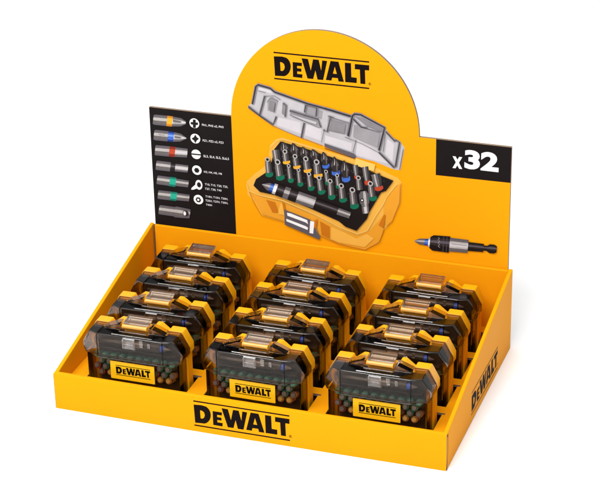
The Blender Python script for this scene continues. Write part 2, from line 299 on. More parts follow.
 ('steeldk',6,[(0.633,18.958),(0.594,19.026),(0.516,19.026),(0.477,18.958),(0.516,18.89),(0.594,18.89)]),
 ('steeldk',6,[(-0.531,18.58),(-0.57,18.648),(-0.648,18.648),(-0.687,18.58),(-0.648,18.512),(-0.57,18.512)]),
 ('blue',6,[(1.584,17.844),(0.689,17.638),(0.722,17.278),(1.007,17.161),(1.365,17.244),(1.617,17.486)]),
 ('ink2',7,[(1.026,19.339),(0.955,19.323),(0.798,19.045),(0.571,18.526),(0.635,18.033),(0.8,17.826),(0.823,17.567),(1.468,17.716),(1.444,17.975),(1.564,18.247),(1.536,18.747),(1.226,19.142)]),
 ('steelhi',8,[(1.023,19.177),(1.009,18.728),(0.947,18.409),(1.046,18.33),(1.099,18.748)]),
 ('steel',8,[(0.848,18.894),(0.688,18.248),(0.805,18.173)]),
 ('steel',8,[(1.205,18.976),(1.475,18.429),(1.341,18.297),(1.351,17.791),(1.244,17.766),(1.215,18.471)]),
 ('steeldk',6,[(1.847,18.395),(1.808,18.463),(1.73,18.463),(1.691,18.395),(1.73,18.327),(1.808,18.327)]),
 ('steeldk',6,[(0.488,18.083),(0.449,18.151),(0.371,18.151),(0.332,18.083),(0.371,18.015),(0.449,18.015)]),
 ('blue',6,[(2.665,17.328),(1.773,17.118),(1.812,16.708),(2.1,16.566),(2.457,16.65),(2.705,16.918)]),
 ('ink2',7,[(2.08,19.044),(2.009,19.028),(1.857,18.715),(1.639,18.132),(1.711,17.569),(1.88,17.33),(1.909,17.034),(2.551,17.185),(2.523,17.48),(2.639,17.786),(2.601,18.356),(2.284,18.814)]),
 ('steelhi',8,[(2.08,18.859),(2.074,18.349),(2.018,17.989),(2.118,17.896),(2.163,18.37)]),
 ('steel',8,[(1.91,18.543),(1.761,17.813),(1.879,17.724)]),
 ('steel',8,[(2.266,18.625),(2.545,17.996),(2.414,17.849),(2.433,17.273),(2.326,17.248),(2.285,18.051)]),
 ('steeldk',6,[(2.919,17.949),(2.88,18.017),(2.802,18.017),(2.763,17.949),(2.802,17.881),(2.88,17.881)]),
 ('steeldk',6,[(1.564,17.632),(1.525,17.7),(1.447,17.7),(1.408,17.632),(1.447,17.564),(1.525,17.564)]),
 ('red',6,[(3.661,17.554),(3.128,17.422),(3.157,17.159),(3.331,17.066),(3.545,17.119),(3.69,17.29)]),
 ('steeldk',7,[(3.542,18.724),(3.615,18.068),(3.608,17.541),(3.469,17.506),(3.435,18.024),(3.363,18.68)]),
 ('steel',7,[(3.363,18.68),(3.435,18.024),(3.469,17.506),(3.373,17.483),(3.31,17.993),(3.238,18.65)]),
 ('steelhi',8,[(3.238,18.65),(3.31,17.993),(3.373,17.483),(3.299,17.464),(3.213,17.969),(3.141,18.626)]),
 ('steel',7,[(3.141,18.626),(3.213,17.969),(3.299,17.464),(3.181,17.435),(3.061,17.932),(2.989,18.589)]),
 ('steeldk',6,[(3.837,17.953),(3.798,18.021),(3.72,18.021),(3.681,17.953),(3.72,17.885),(3.798,17.885)]),
 ('steeldk',6,[(3.027,17.754),(2.988,17.822),(2.91,17.822),(2.871,17.754),(2.91,17.686),(2.988,17.686)]),
 ('red',6,[(4.846,17.172),(4.21,16.997),(4.258,16.652),(4.472,16.533),(4.727,16.603),(4.894,16.828)]),
 ('steeldk',7,[(4.646,18.698),(4.766,17.842),(4.782,17.154),(4.617,17.109),(4.551,17.784),(4.432,18.64)]),
 ('steel',7,[(4.432,18.64),(4.551,17.784),(4.617,17.109),(4.503,17.077),(4.403,17.743),(4.284,18.599)]),
 ('steelhi',8,[(4.284,18.599),(4.403,17.743),(4.503,17.077),(4.414,17.053),(4.287,17.711),(4.169,18.568)]),
 ('steel',7,[(4.169,18.568),(4.287,17.711),(4.414,17.053),(4.274,17.014),(4.105,17.662),(3.987,18.518)]),
 ('steeldk',6,[(5.022,17.694),(4.983,17.762),(4.905,17.762),(4.866,17.694),(4.905,17.626),(4.983,17.626)]),
 ('steeldk',6,[(4.057,17.429),(4.018,17.497),(3.94,17.497),(3.901,17.429),(3.94,17.361),(4.018,17.361)]),
 ('red',6,[(6.174,16.72),(5.28,16.403),(5.347,16.093),(5.649,16.033),(6.007,16.16),(6.241,16.411)]),
 ('steeldk',7,[(5.895,18.099),(6.062,17.328),(6.085,16.689),(5.853,16.606),(5.76,17.221),(5.594,17.993)]),
 ('steel',7,[(5.594,17.993),(5.76,17.221),(5.853,16.606),(5.692,16.549),(5.552,17.148),(5.385,17.92)]),
 ('steelhi',8,[(5.385,17.92),(5.552,17.148),(5.692,16.549),(5.567,16.505),(5.389,17.09),(5.223,17.863)]),
 ('steel',7,[(5.223,17.863),(5.389,17.09),(5.567,16.505),(5.37,16.435),(5.133,17.0),(4.967,17.773)]),
 ('steeldk',6,[(6.391,17.232),(6.352,17.3),(6.274,17.3),(6.235,17.232),(6.274,17.164),(6.352,17.164)]),
 ('steeldk',6,[(5.033,16.752),(4.994,16.82),(4.916,16.82),(4.877,16.752),(4.916,16.684),(4.994,16.684)]),
 ('steeldk',7,[(-4.979,19.419),(-4.902,18.743),(-4.935,18.191),(-5.138,18.138),(-5.165,18.674),(-5.242,19.351)]),
 ('steel',7,[(-5.242,19.351),(-5.165,18.674),(-5.138,18.138),(-5.279,18.101),(-5.348,18.626),(-5.425,19.304)]),
 ('steelhi',8,[(-5.425,19.304),(-5.348,18.626),(-5.279,18.101),(-5.388,18.072),(-5.49,18.589),(-5.567,19.267)]),
 ('steel',7,[(-5.567,19.267),(-5.49,18.589),(-5.388,18.072),(-5.56,18.027),(-5.714,18.531),(-5.79,19.209)]),
 ('steeldk',6,[(-4.619,18.641),(-4.658,18.709),(-4.736,18.709),(-4.775,18.641),(-4.736,18.573),(-4.658,18.573)]),
 ('oran',6,[(-3.84,18.295),(-4.619,18.097),(-4.594,17.857),(-4.347,17.796),(-4.035,17.876),(-3.814,18.055)]),
 ('steeldk',7,[(-4.079,19.327),(-3.967,18.878),(-3.902,18.279),(-4.115,18.225),(-4.179,18.824),(-4.251,19.284)]),
 ('steel',7,[(-4.251,19.284),(-4.179,18.824),(-4.115,18.225),(-4.262,18.188),(-4.327,18.787),(-4.37,19.254)]),
 ('steelhi',8,[(-4.37,19.254),(-4.327,18.787),(-4.262,18.188),(-4.377,18.159),(-4.441,18.758),(-4.463,19.23)]),
 ('steel',7,[(-4.463,19.23),(-4.441,18.758),(-4.377,18.159),(-4.557,18.113),(-4.621,18.713),(-4.608,19.194)]),
 ('steelhi',9,[(-4.082,19.26),(-4.132,19.414),(-4.263,19.509),(-4.425,19.509),(-4.556,19.414),(-4.606,19.26),(-4.556,19.106),(-4.425,19.011),(-4.263,19.011),(-4.132,19.106)]),
 ('black',10,[(-4.184,19.26),(-4.264,19.398),(-4.424,19.398),(-4.504,19.26),(-4.424,19.122),(-4.264,19.122)]),
 ('steeldk',6,[(-3.596,18.679),(-3.635,18.747),(-3.713,18.747),(-3.752,18.679),(-3.713,18.611),(-3.635,18.611)]),
 ('steeldk',6,[(-4.78,18.379),(-4.819,18.447),(-4.897,18.447),(-4.936,18.379),(-4.897,18.311),(-4.819,18.311)]),
 ('oran',6,[(-2.713,17.909),(-3.487,17.69),(-3.455,17.451),(-3.206,17.397),(-2.896,17.485),(-2.68,17.67)]),
 ('steeldk',7,[(-2.982,18.934),(-2.856,18.488),(-2.775,17.891),(-2.986,17.832),(-3.067,18.429),(-3.152,18.886)]),
 ('steel',7,[(-3.152,18.886),(-3.067,18.429),(-2.986,17.832),(-3.132,17.791),(-3.214,18.388),(-3.271,18.853)]),
 ('steelhi',8,[(-3.271,18.853),(-3.214,18.388),(-3.132,17.791),(-3.246,17.758),(-3.327,18.356),(-3.363,18.827)]),
 ('steel',7,[(-3.363,18.827),(-3.327,18.356),(-3.246,17.758),(-3.425,17.708),(-3.506,18.306),(-3.507,18.787)]),
 ('steelhi',9,[(-2.982,18.86),(-3.032,19.014),(-3.163,19.109),(-3.325,19.109),(-3.456,19.014),(-3.506,18.86),(-3.456,18.706),(-3.325,18.611),(-3.163,18.611),(-3.032,18.706)]),
 ('black',10,[(-3.084,18.86),(-3.164,18.998),(-3.324,18.998),(-3.404,18.86),(-3.324,18.722),(-3.164,18.722)]),
 ('steeldk',6,[(-2.479,18.297),(-2.518,18.365),(-2.596,18.365),(-2.635,18.297),(-2.596,18.229),(-2.518,18.229)]),
 ('steeldk',6,[(-3.656,17.966),(-3.695,18.034),(-3.773,18.034),(-3.812,17.966),(-3.773,17.898),(-3.695,17.898)]),
 ('oran',6,[(-1.503,17.658),(-2.354,17.43),(-2.321,17.165),(-2.049,17.101),(-1.709,17.193),(-1.47,17.394)]),
 ('steeldk',7,[(-1.784,18.794),(-1.653,18.3),(-1.571,17.64),(-1.803,17.578),(-1.885,18.238),(-1.972,18.745)]),
 ('steel',7,[(-1.972,18.745),(-1.885,18.238),(-1.803,17.578),(-1.964,17.535),(-2.045,18.195),(-2.102,18.71)]),
 ('steelhi',8,[(-2.102,18.71),(-2.045,18.195),(-1.964,17.535),(-2.089,17.501),(-2.17,18.162),(-2.203,18.683)]),
 ('steel',7,[(-2.203,18.683),(-2.17,18.162),(-2.089,17.501),(-2.285,17.448),(-2.367,18.11),(-2.362,18.641)]),
 ('steelhi',9,[(-1.785,18.718),(-1.84,18.887),(-1.984,18.992),(-2.162,18.992),(-2.306,18.887),(-2.361,18.718),(-2.306,18.549),(-2.162,18.444),(-1.984,18.444),(-1.84,18.549)]),
 ('black',10,[(-1.897,18.718),(-1.985,18.87),(-2.161,18.87),(-2.249,18.718),(-2.161,18.566),(-1.985,18.566)]),
 ('steeldk',6,[(-1.25,18.084),(-1.289,18.152),(-1.367,18.152),(-1.406,18.084),(-1.367,18.016),(-1.289,18.016)]),
 ('steeldk',6,[(-2.542,17.738),(-2.581,17.806),(-2.659,17.806),(-2.698,17.738),(-2.659,17.67),(-2.581,17.67)]),
 ('oran',6,[(-0.324,17.264),(-1.253,17.051),(-1.227,16.746),(-0.935,16.659),(-0.563,16.744),(-0.297,16.961)]),
 ('steeldk',7,[(-0.59,18.576),(-0.465,18.005),(-0.398,17.247),(-0.652,17.189),(-0.718,17.947),(-0.795,18.53)]),
 ('steel',7,[(-0.795,18.53),(-0.718,17.947),(-0.652,17.189),(-0.827,17.149),(-0.893,17.907),(-0.937,18.497)]),
 ('steelhi',8,[(-0.937,18.497),(-0.893,17.907),(-0.827,17.149),(-0.964,17.117),(-1.03,17.876),(-1.047,18.472)]),
 ('steel',7,[(-1.047,18.472),(-1.03,17.876),(-0.964,17.117),(-1.179,17.068),(-1.244,17.827),(-1.221,18.433)]),
 ('steelhi',9,[(-0.591,18.505),(-0.651,18.69),(-0.808,18.804),(-1.002,18.804),(-1.159,18.69),(-1.219,18.505),(-1.159,18.32),(-1.002,18.206),(-0.808,18.206),(-0.651,18.32)]),
 ('black',10,[(-0.713,18.505),(-0.809,18.671),(-1.001,18.671),(-1.097,18.505),(-1.001,18.339),(-0.809,18.339)]),
 ('steeldk',6,[(-0.042,17.741),(-0.081,17.809),(-0.159,17.809),(-0.198,17.741),(-0.159,17.673),(-0.081,17.673)]),
 ('steeldk',6,[(-1.453,17.418),(-1.492,17.486),(-1.57,17.486),(-1.609,17.418),(-1.57,17.35),(-1.492,17.35)]),
 ('steeldk',7,[(3.856,17.352),(3.986,16.782),(4.074,16.027),(3.866,15.974),(3.778,16.729),(3.688,17.31)]),
 ('steel',7,[(3.688,17.31),(3.778,16.729),(3.866,15.974),(3.722,15.937),(3.634,16.693),(3.572,17.28)]),
 ('steelhi',8,[(3.572,17.28),(3.634,16.693),(3.722,15.937),(3.61,15.909),(3.522,16.664),(3.481,17.258)]),
 ('steel',7,[(3.481,17.258),(3.522,16.664),(3.61,15.909),(3.433,15.863),(3.346,16.62),(3.339,17.221)]),
 ('steelhi',9,[(3.86,17.287),(3.81,17.441),(3.679,17.536),(3.517,17.536),(3.386,17.441),(3.336,17.287),(3.386,17.133),(3.517,17.038),(3.679,17.038),(3.81,17.133)]),
 ('black',10,[(3.758,17.287),(3.678,17.425),(3.518,17.425),(3.438,17.287),(3.518,17.149),(3.678,17.149)]),
 ('steeldk',6,[(4.362,16.513),(4.323,16.581),(4.245,16.581),(4.206,16.513),(4.245,16.445),(4.323,16.445)]),
 ('steeldk',6,[(3.203,16.218),(3.164,16.286),(3.086,16.286),(3.047,16.218),(3.086,16.15),(3.164,16.15)]),
 ('green',6,[(-5.749,16.739),(-6.569,16.544),(-6.541,16.205),(-6.28,16.094),(-5.952,16.172),(-5.72,16.4)]),
 ('steeldk',7,[(-6.009,18.206),(-5.887,17.567),(-5.815,16.723),(-6.038,16.67),(-6.11,17.514),(-6.189,18.164)]),
 ('steel',7,[(-6.189,18.164),(-6.11,17.514),(-6.038,16.67),(-6.193,16.633),(-6.265,17.478),(-6.314,18.134)]),
 ('steelhi',8,[(-6.314,18.134),(-6.265,17.478),(-6.193,16.633),(-6.314,16.604),(-6.386,17.449),(-6.412,18.112)]),
 ('steel',7,[(-6.412,18.112),(-6.386,17.449),(-6.314,16.604),(-6.504,16.559),(-6.575,17.405),(-6.565,18.076)]),
 ('steelhi',9,[(-6.014,18.141),(-6.066,18.301),(-6.202,18.4),(-6.37,18.4),(-6.506,18.301),(-6.558,18.141),(-6.506,17.981),(-6.37,17.882),(-6.202,17.882),(-6.066,17.981)]),
 ('black',10,[(-6.12,18.141),(-6.203,18.285),(-6.369,18.285),(-6.452,18.141),(-6.369,17.997),(-6.203,17.997)]),
 ('steeldk',6,[(-5.499,17.258),(-5.538,17.326),(-5.616,17.326),(-5.655,17.258),(-5.616,17.19),(-5.538,17.19)]),
 ('green',6,[(-4.492,16.58),(-5.429,16.309),(-5.382,15.959),(-5.076,15.866),(-4.7,15.975),(-4.443,16.232)]),
 ('steeldk',7,[(-4.856,18.081),(-4.688,17.428),(-4.567,16.559),(-4.822,16.484),(-4.943,17.355),(-5.062,18.022)]),
 ('steel',7,[(-5.062,18.022),(-4.943,17.355),(-4.822,16.484),(-5.0,16.433),(-5.12,17.304),(-5.205,17.981)]),
 ('steelhi',8,[(-5.205,17.981),(-5.12,17.304),(-5.0,16.433),(-5.138,16.393),(-5.257,17.264),(-5.317,17.949)]),
 ('steel',7,[(-5.317,17.949),(-5.257,17.264),(-5.138,16.393),(-5.354,16.33),(-5.474,17.202),(-5.492,17.899)]),
 ('steelhi',9,[(-4.86,17.99),(-4.92,18.175),(-5.077,18.289),(-5.271,18.289),(-5.428,18.175),(-5.488,17.99),(-5.428,17.805),(-5.271,17.691),(-5.077,17.691),(-4.92,17.805)]),
 ('black',10,[(-4.982,17.99),(-5.078,18.156),(-5.27,18.156),(-5.366,17.99),(-5.27,17.824),(-5.078,17.824)]),
 ('steeldk',6,[(-4.238,17.134),(-4.277,17.202),(-4.355,17.202),(-4.394,17.134),(-4.355,17.066),(-4.277,17.066)]),
 ('green',6,[(-3.487,16.355),(-4.111,16.19),(-4.075,15.866),(-3.869,15.753),(-3.618,15.819),(-3.45,16.031)]),
 ('steeldk',7,[(-3.75,17.765),(-3.629,17.151),(-3.537,16.342),(-3.707,16.297),(-3.799,17.106),(-3.888,17.729)]),
 ('steel',7,[(-3.888,17.729),(-3.799,17.106),(-3.707,16.297),(-3.825,16.266),(-3.917,17.075),(-3.983,17.704)]),
 ('steelhi',8,[(-3.983,17.704),(-3.917,17.075),(-3.825,16.266),(-3.917,16.242),(-4.009,17.051),(-4.058,17.684)]),
 ('steel',7,[(-4.058,17.684),(-4.009,17.051),(-3.917,16.242),(-4.061,16.203),(-4.153,17.013),(-4.174,17.654)]),
 ('steelhi',9,[(-3.753,17.709),(-3.793,17.832),(-3.897,17.908),(-4.027,17.908),(-4.131,17.832),(-4.171,17.709),(-4.131,17.586),(-4.027,17.51),(-3.897,17.51),(-3.793,17.586)]),
 ('black',10,[(-3.834,17.709),(-3.898,17.82),(-4.026,17.82),(-4.09,17.709),(-4.026,17.598),(-3.898,17.598)]),
 ('steeldk',6,[(-3.298,16.847),(-3.337,16.915),(-3.415,16.915),(-3.454,16.847),(-3.415,16.779),(-3.337,16.779)]),
 ('steeldk',6,[(-4.247,16.598),(-4.286,16.666),(-4.364,16.666),(-4.403,16.598),(-4.364,16.53),(-4.286,16.53)]),
 ('green',6,[(-2.442,16.043),(-3.067,15.888),(-3.035,15.569),(-2.832,15.456),(-2.582,15.518),(-2.411,15.724)]),
 ('steeldk',7,[(-2.682,17.428),(-2.571,16.825),(-2.492,16.03),(-2.663,15.988),(-2.741,16.783),(-2.819,17.395)]),
 ('steel',7,[(-2.819,17.395),(-2.741,16.783),(-2.663,15.988),(-2.78,15.959),(-2.859,16.754),(-2.914,17.371)]),
 ('steelhi',8,[(-2.914,17.371),(-2.859,16.754),(-2.78,15.959),(-2.872,15.936),(-2.95,16.731),(-2.989,17.353)]),
 ('steel',7,[(-2.989,17.353),(-2.95,16.731),(-2.872,15.936),(-3.017,15.901),(-3.094,16.696),(-3.105,17.325)]),
 ('steelhi',9,[(-2.684,17.377),(-2.724,17.5),(-2.828,17.576),(-2.958,17.576),(-3.062,17.5),(-3.102,17.377),(-3.062,17.254),(-2.958,17.178),(-2.828,17.178),(-2.724,17.254)]),
 ('black',10,[(-2.765,17.377),(-2.829,17.488),(-2.957,17.488),(-3.021,17.377),(-2.957,17.266),(-2.829,17.266)]),
 ('steeldk',6,[(-2.246,16.524),(-2.285,16.592),(-2.363,16.592),(-2.402,16.524),(-2.363,16.456),(-2.285,16.456)]),
 ('steeldk',6,[(-3.194,16.29),(-3.233,16.358),(-3.311,16.358),(-3.35,16.29),(-3.311,16.222),(-3.233,16.222)]),
 ('green',6,[(-1.23,15.742),(-1.944,15.55),(-1.906,15.232),(-1.672,15.13),(-1.386,15.208),(-1.192,15.424)]),
 ('steeldk',7,[(-1.515,17.117),(-1.383,16.518),(-1.287,15.726),(-1.482,15.674),(-1.578,16.466),(-1.672,17.076)]),
 ('steel',7,[(-1.672,17.076),(-1.578,16.466),(-1.482,15.674),(-1.617,15.638),(-1.712,16.43),(-1.781,17.047)]),
 ('steelhi',8,[(-1.781,17.047),(-1.712,16.43),(-1.617,15.638),(-1.722,15.609),(-1.817,16.402),(-1.866,17.024)]),
 ('steel',7,[(-1.866,17.024),(-1.817,16.402),(-1.722,15.609),(-1.887,15.565),(-1.982,16.358),(-1.999,16.988)]),
 ('steelhi',9,[(-1.516,17.053),(-1.562,17.195),(-1.683,17.282),(-1.831,17.282),(-1.952,17.195),(-1.998,17.053),(-1.952,16.911),(-1.831,16.824),(-1.683,16.824),(-1.562,16.911)]),
 ('black',10,[(-1.61,17.053),(-1.684,17.18),(-1.83,17.18),(-1.904,17.053),(-1.83,16.926),(-1.684,16.926)]),
 ('steeldk',6,[(-1.02,16.232),(-1.059,16.3),(-1.137,16.3),(-1.176,16.232),(-1.137,16.164),(-1.059,16.164)]),
 ('steeldk',6,[(-2.105,15.941),(-2.144,16.009),(-2.222,16.009),(-2.261,15.941),(-2.222,15.873),(-2.144,15.873)]),
 ('green',6,[(-0.07,15.47),(-0.842,15.246),(-0.797,14.929),(-0.542,14.838),(-0.233,14.928),(-0.025,15.154)]),
 ('steeldk',7,[(-0.395,16.837),(-0.245,16.242),(-0.132,15.452),(-0.342,15.391),(-0.455,16.181),(-0.565,16.788)]),
 ('steel',7,[(-0.565,16.788),(-0.455,16.181),(-0.342,15.391),(-0.488,15.349),(-0.601,16.139),(-0.682,16.754)]),
 ('steelhi',8,[(-0.682,16.754),(-0.601,16.139),(-0.488,15.349),(-0.602,15.316),(-0.714,16.106),(-0.774,16.727)]),
 ('steel',7,[(-0.774,16.727),(-0.714,16.106),(-0.602,15.316),(-0.78,15.264),(-0.892,16.055),(-0.918,16.686)]),
 ('steelhi',9,[(-0.394,16.761),(-0.444,16.915),(-0.575,17.01),(-0.737,17.01),(-0.868,16.915),(-0.918,16.761),(-0.868,16.607),(-0.737,16.512),(-0.575,16.512),(-0.444,16.607)]),
 ('black',10,[(-0.496,16.761),(-0.576,16.899),(-0.736,16.899),(-0.816,16.761),(-0.736,16.623),(-0.576,16.623)]),
 ('steeldk',6,[(0.145,15.967),(0.106,16.035),(0.028,16.035),(-0.011,15.967),(0.028,15.899),(0.106,15.899)]),
 ('steeldk',6,[(-1.027,15.627),(-1.066,15.695),(-1.144,15.695),(-1.183,15.627),(-1.144,15.559),(-1.066,15.559)]),
 ('green',6,[(1.052,15.055),(0.277,14.885),(0.304,14.526),(0.55,14.398),(0.86,14.467),(1.079,14.697)]),
 ('steeldk',7,[(0.809,16.611),(0.923,15.933),(0.99,15.041),(0.779,14.995),(0.712,15.887),(0.638,16.574)]),
 ('steel',7,[(0.638,16.574),(0.712,15.887),(0.779,14.995),(0.632,14.963),(0.566,15.855),(0.52,16.549)]),
 ('steelhi',8,[(0.52,16.549),(0.566,15.855),(0.632,14.963),(0.518,14.938),(0.452,15.831),(0.428,16.529)]),
 ('steel',7,[(0.428,16.529),(0.452,15.831),(0.518,14.938),(0.339,14.898),(0.273,15.792),(0.283,16.498)]),
 ('steelhi',9,[(0.808,16.554),(0.758,16.708),(0.627,16.803),(0.465,16.803),(0.334,16.708),(0.284,16.554),(0.334,16.4),(0.465,16.305),(0.627,16.305),(0.758,16.4)]),
 ('black',10,[(0.706,16.554),(0.626,16.692),(0.466,16.692),(0.386,16.554),(0.466,16.416),(0.626,16.416)]),
 ('steeldk',6,[(1.294,15.594),(1.255,15.662),(1.177,15.662),(1.138,15.594),(1.177,15.526),(1.255,15.526)]),
 ('steeldk',6,[(0.117,15.337),(0.078,15.405),(-0.0,15.405),(-0.039,15.337),(-0.0,15.269),(0.078,15.269)]),
 ('green',6,[(2.319,14.868),(1.472,14.654),(1.506,14.336),(1.777,14.241),(2.117,14.327),(2.353,14.55)]),
 ('steeldk',7,[(2.031,16.241),(2.165,15.643),(2.251,14.851),(2.02,14.792),(1.935,15.586),(1.845,16.195)]),
 ('steel',7,[(1.845,16.195),(1.935,15.586),(2.02,14.792),(1.86,14.752),(1.775,15.546),(1.715,16.163)]),
 ('steelhi',8,[(1.715,16.163),(1.775,15.546),(1.86,14.752),(1.736,14.721),(1.65,15.514),(1.615,16.138)]),
 ('steel',7,[(1.615,16.138),(1.65,15.514),(1.736,14.721),(1.54,14.671),(1.455,15.465),(1.457,16.098)]),
 ('steelhi',9,[(2.032,16.17),(1.977,16.339),(1.833,16.444),(1.655,16.444),(1.511,16.339),(1.456,16.17),(1.511,16.001),(1.655,15.896),(1.833,15.896),(1.977,16.001)]),
 ('black',10,[(1.92,16.17),(1.832,16.322),(1.656,16.322),(1.568,16.17),(1.656,16.018),(1.832,16.018)]),
 ('steeldk',6,[(2.569,15.364),(2.53,15.432),(2.452,15.432),(2.413,15.364),(2.452,15.296),(2.53,15.296)]),
 ('steeldk',6,[(1.282,15.04),(1.243,15.108),(1.165,15.108),(1.126,15.04),(1.165,14.972),(1.243,14.972)]),
 ('green',6,[(3.581,14.37),(2.66,14.133),(2.701,13.77),(2.998,13.66),(3.367,13.755),(3.622,14.008)]),
 ('steeldk',7,[(3.252,15.936),(3.405,15.254),(3.508,14.351),(3.257,14.287),(3.154,15.191),(3.05,15.885)]),
 ('steel',7,[(3.05,15.885),(3.154,15.191),(3.257,14.287),(3.083,14.242),(2.981,15.146),(2.909,15.849)]),
 ('steelhi',8,[(2.909,15.849),(2.981,15.146),(3.083,14.242),(2.947,14.207),(2.845,15.112),(2.8,15.822)]),
 ('steel',7,[(2.8,15.822),(2.845,15.112),(2.947,14.207),(2.734,14.152),(2.633,15.058),(2.628,15.778)]),
 ('steelhi',9,[(3.254,15.857),(3.194,16.042),(3.037,16.156),(2.843,16.156),(2.686,16.042),(2.626,15.857),(2.686,15.672),(2.843,15.558),(3.037,15.558),(3.194,15.672)]),
 ('black',10,[(3.132,15.857),(3.036,16.023),(2.844,16.023),(2.748,15.857),(2.844,15.691),(3.036,15.691)]),
 ('steeldk',6,[(3.841,14.933),(3.802,15.001),(3.724,15.001),(3.685,14.933),(3.724,14.865),(3.802,14.865)]),
 ('steeldk',6,[(2.442,14.576),(2.403,14.644),(2.325,14.644),(2.286,14.576),(2.325,14.508),(2.403,14.508)]),
 ('green',6,[(5.517,15.482),(4.684,15.242),(4.732,14.915),(5.007,14.823),(5.34,14.919),(5.566,15.155)]),
 ('steeldk',7,[(5.17,16.891),(5.33,16.278),(5.451,15.463),(5.223,15.397),(5.103,16.213),(4.986,16.839)]),
 ('steel',7,[(4.986,16.839),(5.103,16.213),(5.223,15.397),(5.066,15.352),(4.946,16.168),(4.859,16.803)]),
 ('steelhi',8,[(4.859,16.803),(4.946,16.168),(5.066,15.352),(4.943,15.317),(4.823,16.133),(4.76,16.774)]),
 ('steel',7,[(4.76,16.774),(4.823,16.133),(4.943,15.317),(4.751,15.261),(4.631,16.078),(4.604,16.73)]),
 ('steelhi',9,[(5.175,16.811),(5.12,16.98),(4.976,17.085),(4.798,17.085),(4.654,16.98),(4.599,16.811),(4.654,16.642),(4.798,16.537),(4.976,16.537),(5.12,16.642)]),
 ('black',10,[(5.063,16.811),(4.975,16.963),(4.799,16.963),(4.711,16.811),(4.799,16.659),(4.975,16.659)]),
 ('steeldk',6,[(5.744,15.997),(5.705,16.065),(5.627,16.065),(5.588,15.997),(5.627,15.929),(5.705,15.929)]),
 ('steeldk',6,[(4.479,15.634),(4.44,15.702),(4.362,15.702),(4.323,15.634),(4.362,15.566),(4.44,15.566)]),
 ('green',6,[(0.57,16.534),(-0.045,16.362),(-0.011,16.11),(0.191,16.035),(0.437,16.104),(0.604,16.282)]),
 ('steeldk',7,[(0.321,17.624),(0.436,17.149),(0.521,16.52),(0.353,16.473),(0.268,17.103),(0.185,17.587)]),
 ('steel',7,[(0.185,17.587),(0.268,17.103),(0.353,16.473),(0.237,16.441),(0.152,17.07),(0.091,17.561)]),
 ('steelhi',8,[(0.091,17.561),(0.152,17.07),(0.237,16.441),(0.147,16.416),(0.062,17.045),(0.018,17.54)]),
 ('steel',7,[(0.018,17.54),(0.062,17.045),(0.147,16.416),(0.004,16.376),(-0.08,17.006),(-0.096,17.509)]),
 ('steelhi',9,[(0.321,17.566),(0.281,17.689),(0.177,17.765),(0.047,17.765),(-0.057,17.689),(-0.097,17.566),(-0.057,17.443),(0.047,17.367),(0.177,17.367),(0.281,17.443)]),
 ('black',10,[(0.24,17.566),(0.176,17.677),(0.048,17.677),(-0.016,17.566),(0.048,17.455),(0.176,17.455)]),
 ('steeldk',6,[(0.76,16.928),(0.721,16.996),(0.643,16.996),(0.604,16.928),(0.643,16.86),(0.721,16.86)]),
 ('steeldk',6,[(-0.174,16.668),(-0.213,16.736),(-0.291,16.736),(-0.33,16.668),(-0.291,16.6),(-0.213,16.6)]),
 ('green',6,[(1.742,16.245),(1.128,16.089),(1.156,15.835),(1.355,15.756),(1.601,15.819),(1.771,15.992)]),
 ('steeldk',7,[(1.518,17.341),(1.622,16.863),(1.693,16.232),(1.526,16.19),(1.455,16.821),(1.383,17.306)]),
 ('steel',7,[(1.383,17.306),(1.455,16.821),(1.526,16.19),(1.409,16.16),(1.339,16.792),(1.289,17.283)]),
 ('steelhi',8,[(1.289,17.283),(1.339,16.792),(1.409,16.16),(1.319,16.137),(1.249,16.769),(1.216,17.264)]),
 ('steel',7,[(1.216,17.264),(1.249,16.769),(1.319,16.137),(1.177,16.101),(1.107,16.733),(1.101,17.235)]),
 ('steelhi',9,[(1.519,17.288),(1.479,17.411),(1.375,17.487),(1.245,17.487),(1.141,17.411),(1.101,17.288),(1.141,17.165),(1.245,17.089),(1.375,17.089),(1.479,17.165)]),
 ('black',10,[(1.438,17.288),(1.374,17.399),(1.246,17.399),(1.182,17.288),(1.246,17.177),(1.374,17.177)]),
 ('steeldk',6,[(1.941,16.636),(1.902,16.704),(1.824,16.704),(1.785,16.636),(1.824,16.568),(1.902,16.568)]),
 ('steeldk',6,[(1.007,16.399),(0.968,16.467),(0.89,16.467),(0.851,16.399),(0.89,16.331),(0.968,16.331)]),
 ('inkmid',10,[(4.446,15.942),(4.651,15.69),(4.496,15.652),(4.347,15.917)]),
 ('steel',10,[(4.359,15.92),(4.515,15.656),(4.361,15.618),(4.26,15.896)]),
 ('steelhi',10,[(4.272,15.899),(4.38,15.623),(4.225,15.585),(4.173,15.875)]),
 ('steelhi',10,[(4.185,15.878),(4.244,15.59),(4.09,15.552),(4.086,15.853)]),
 ('steel',10,[(4.098,15.856),(4.109,15.556),(3.954,15.518),(3.999,15.832)]),
 ('steel',10,[(4.011,15.835),(3.973,15.523),(3.818,15.485),(3.911,15.811)]),
 ('inkmid',10,[(3.924,15.814),(3.837,15.49),(3.682,15.452),(3.824,15.789)]),
 ('inkmid',10,[(4.685,15.698),(4.765,14.632),(4.61,14.594),(4.52,15.658)]),
 ('steel',10,[(4.54,15.663),(4.629,14.598),(4.474,14.56),(4.375,15.622)]),
 ('steelhi',10,[(4.395,15.627),(4.493,14.565),(4.338,14.526),(4.229,15.586)]),
 ('steelhi',10,[(4.25,15.591),(4.357,14.531),(4.202,14.492),(4.084,15.55)]),
 ('steel',10,[(4.104,15.555),(4.221,14.497),(4.066,14.459),(3.939,15.515)]),
 ('steel',10,[(3.959,15.52),(4.085,14.463),(3.93,14.425),(3.793,15.479)]),
 ('inkmid',10,[(3.813,15.484),(3.949,14.43),(3.794,14.391),(3.647,15.443)]),
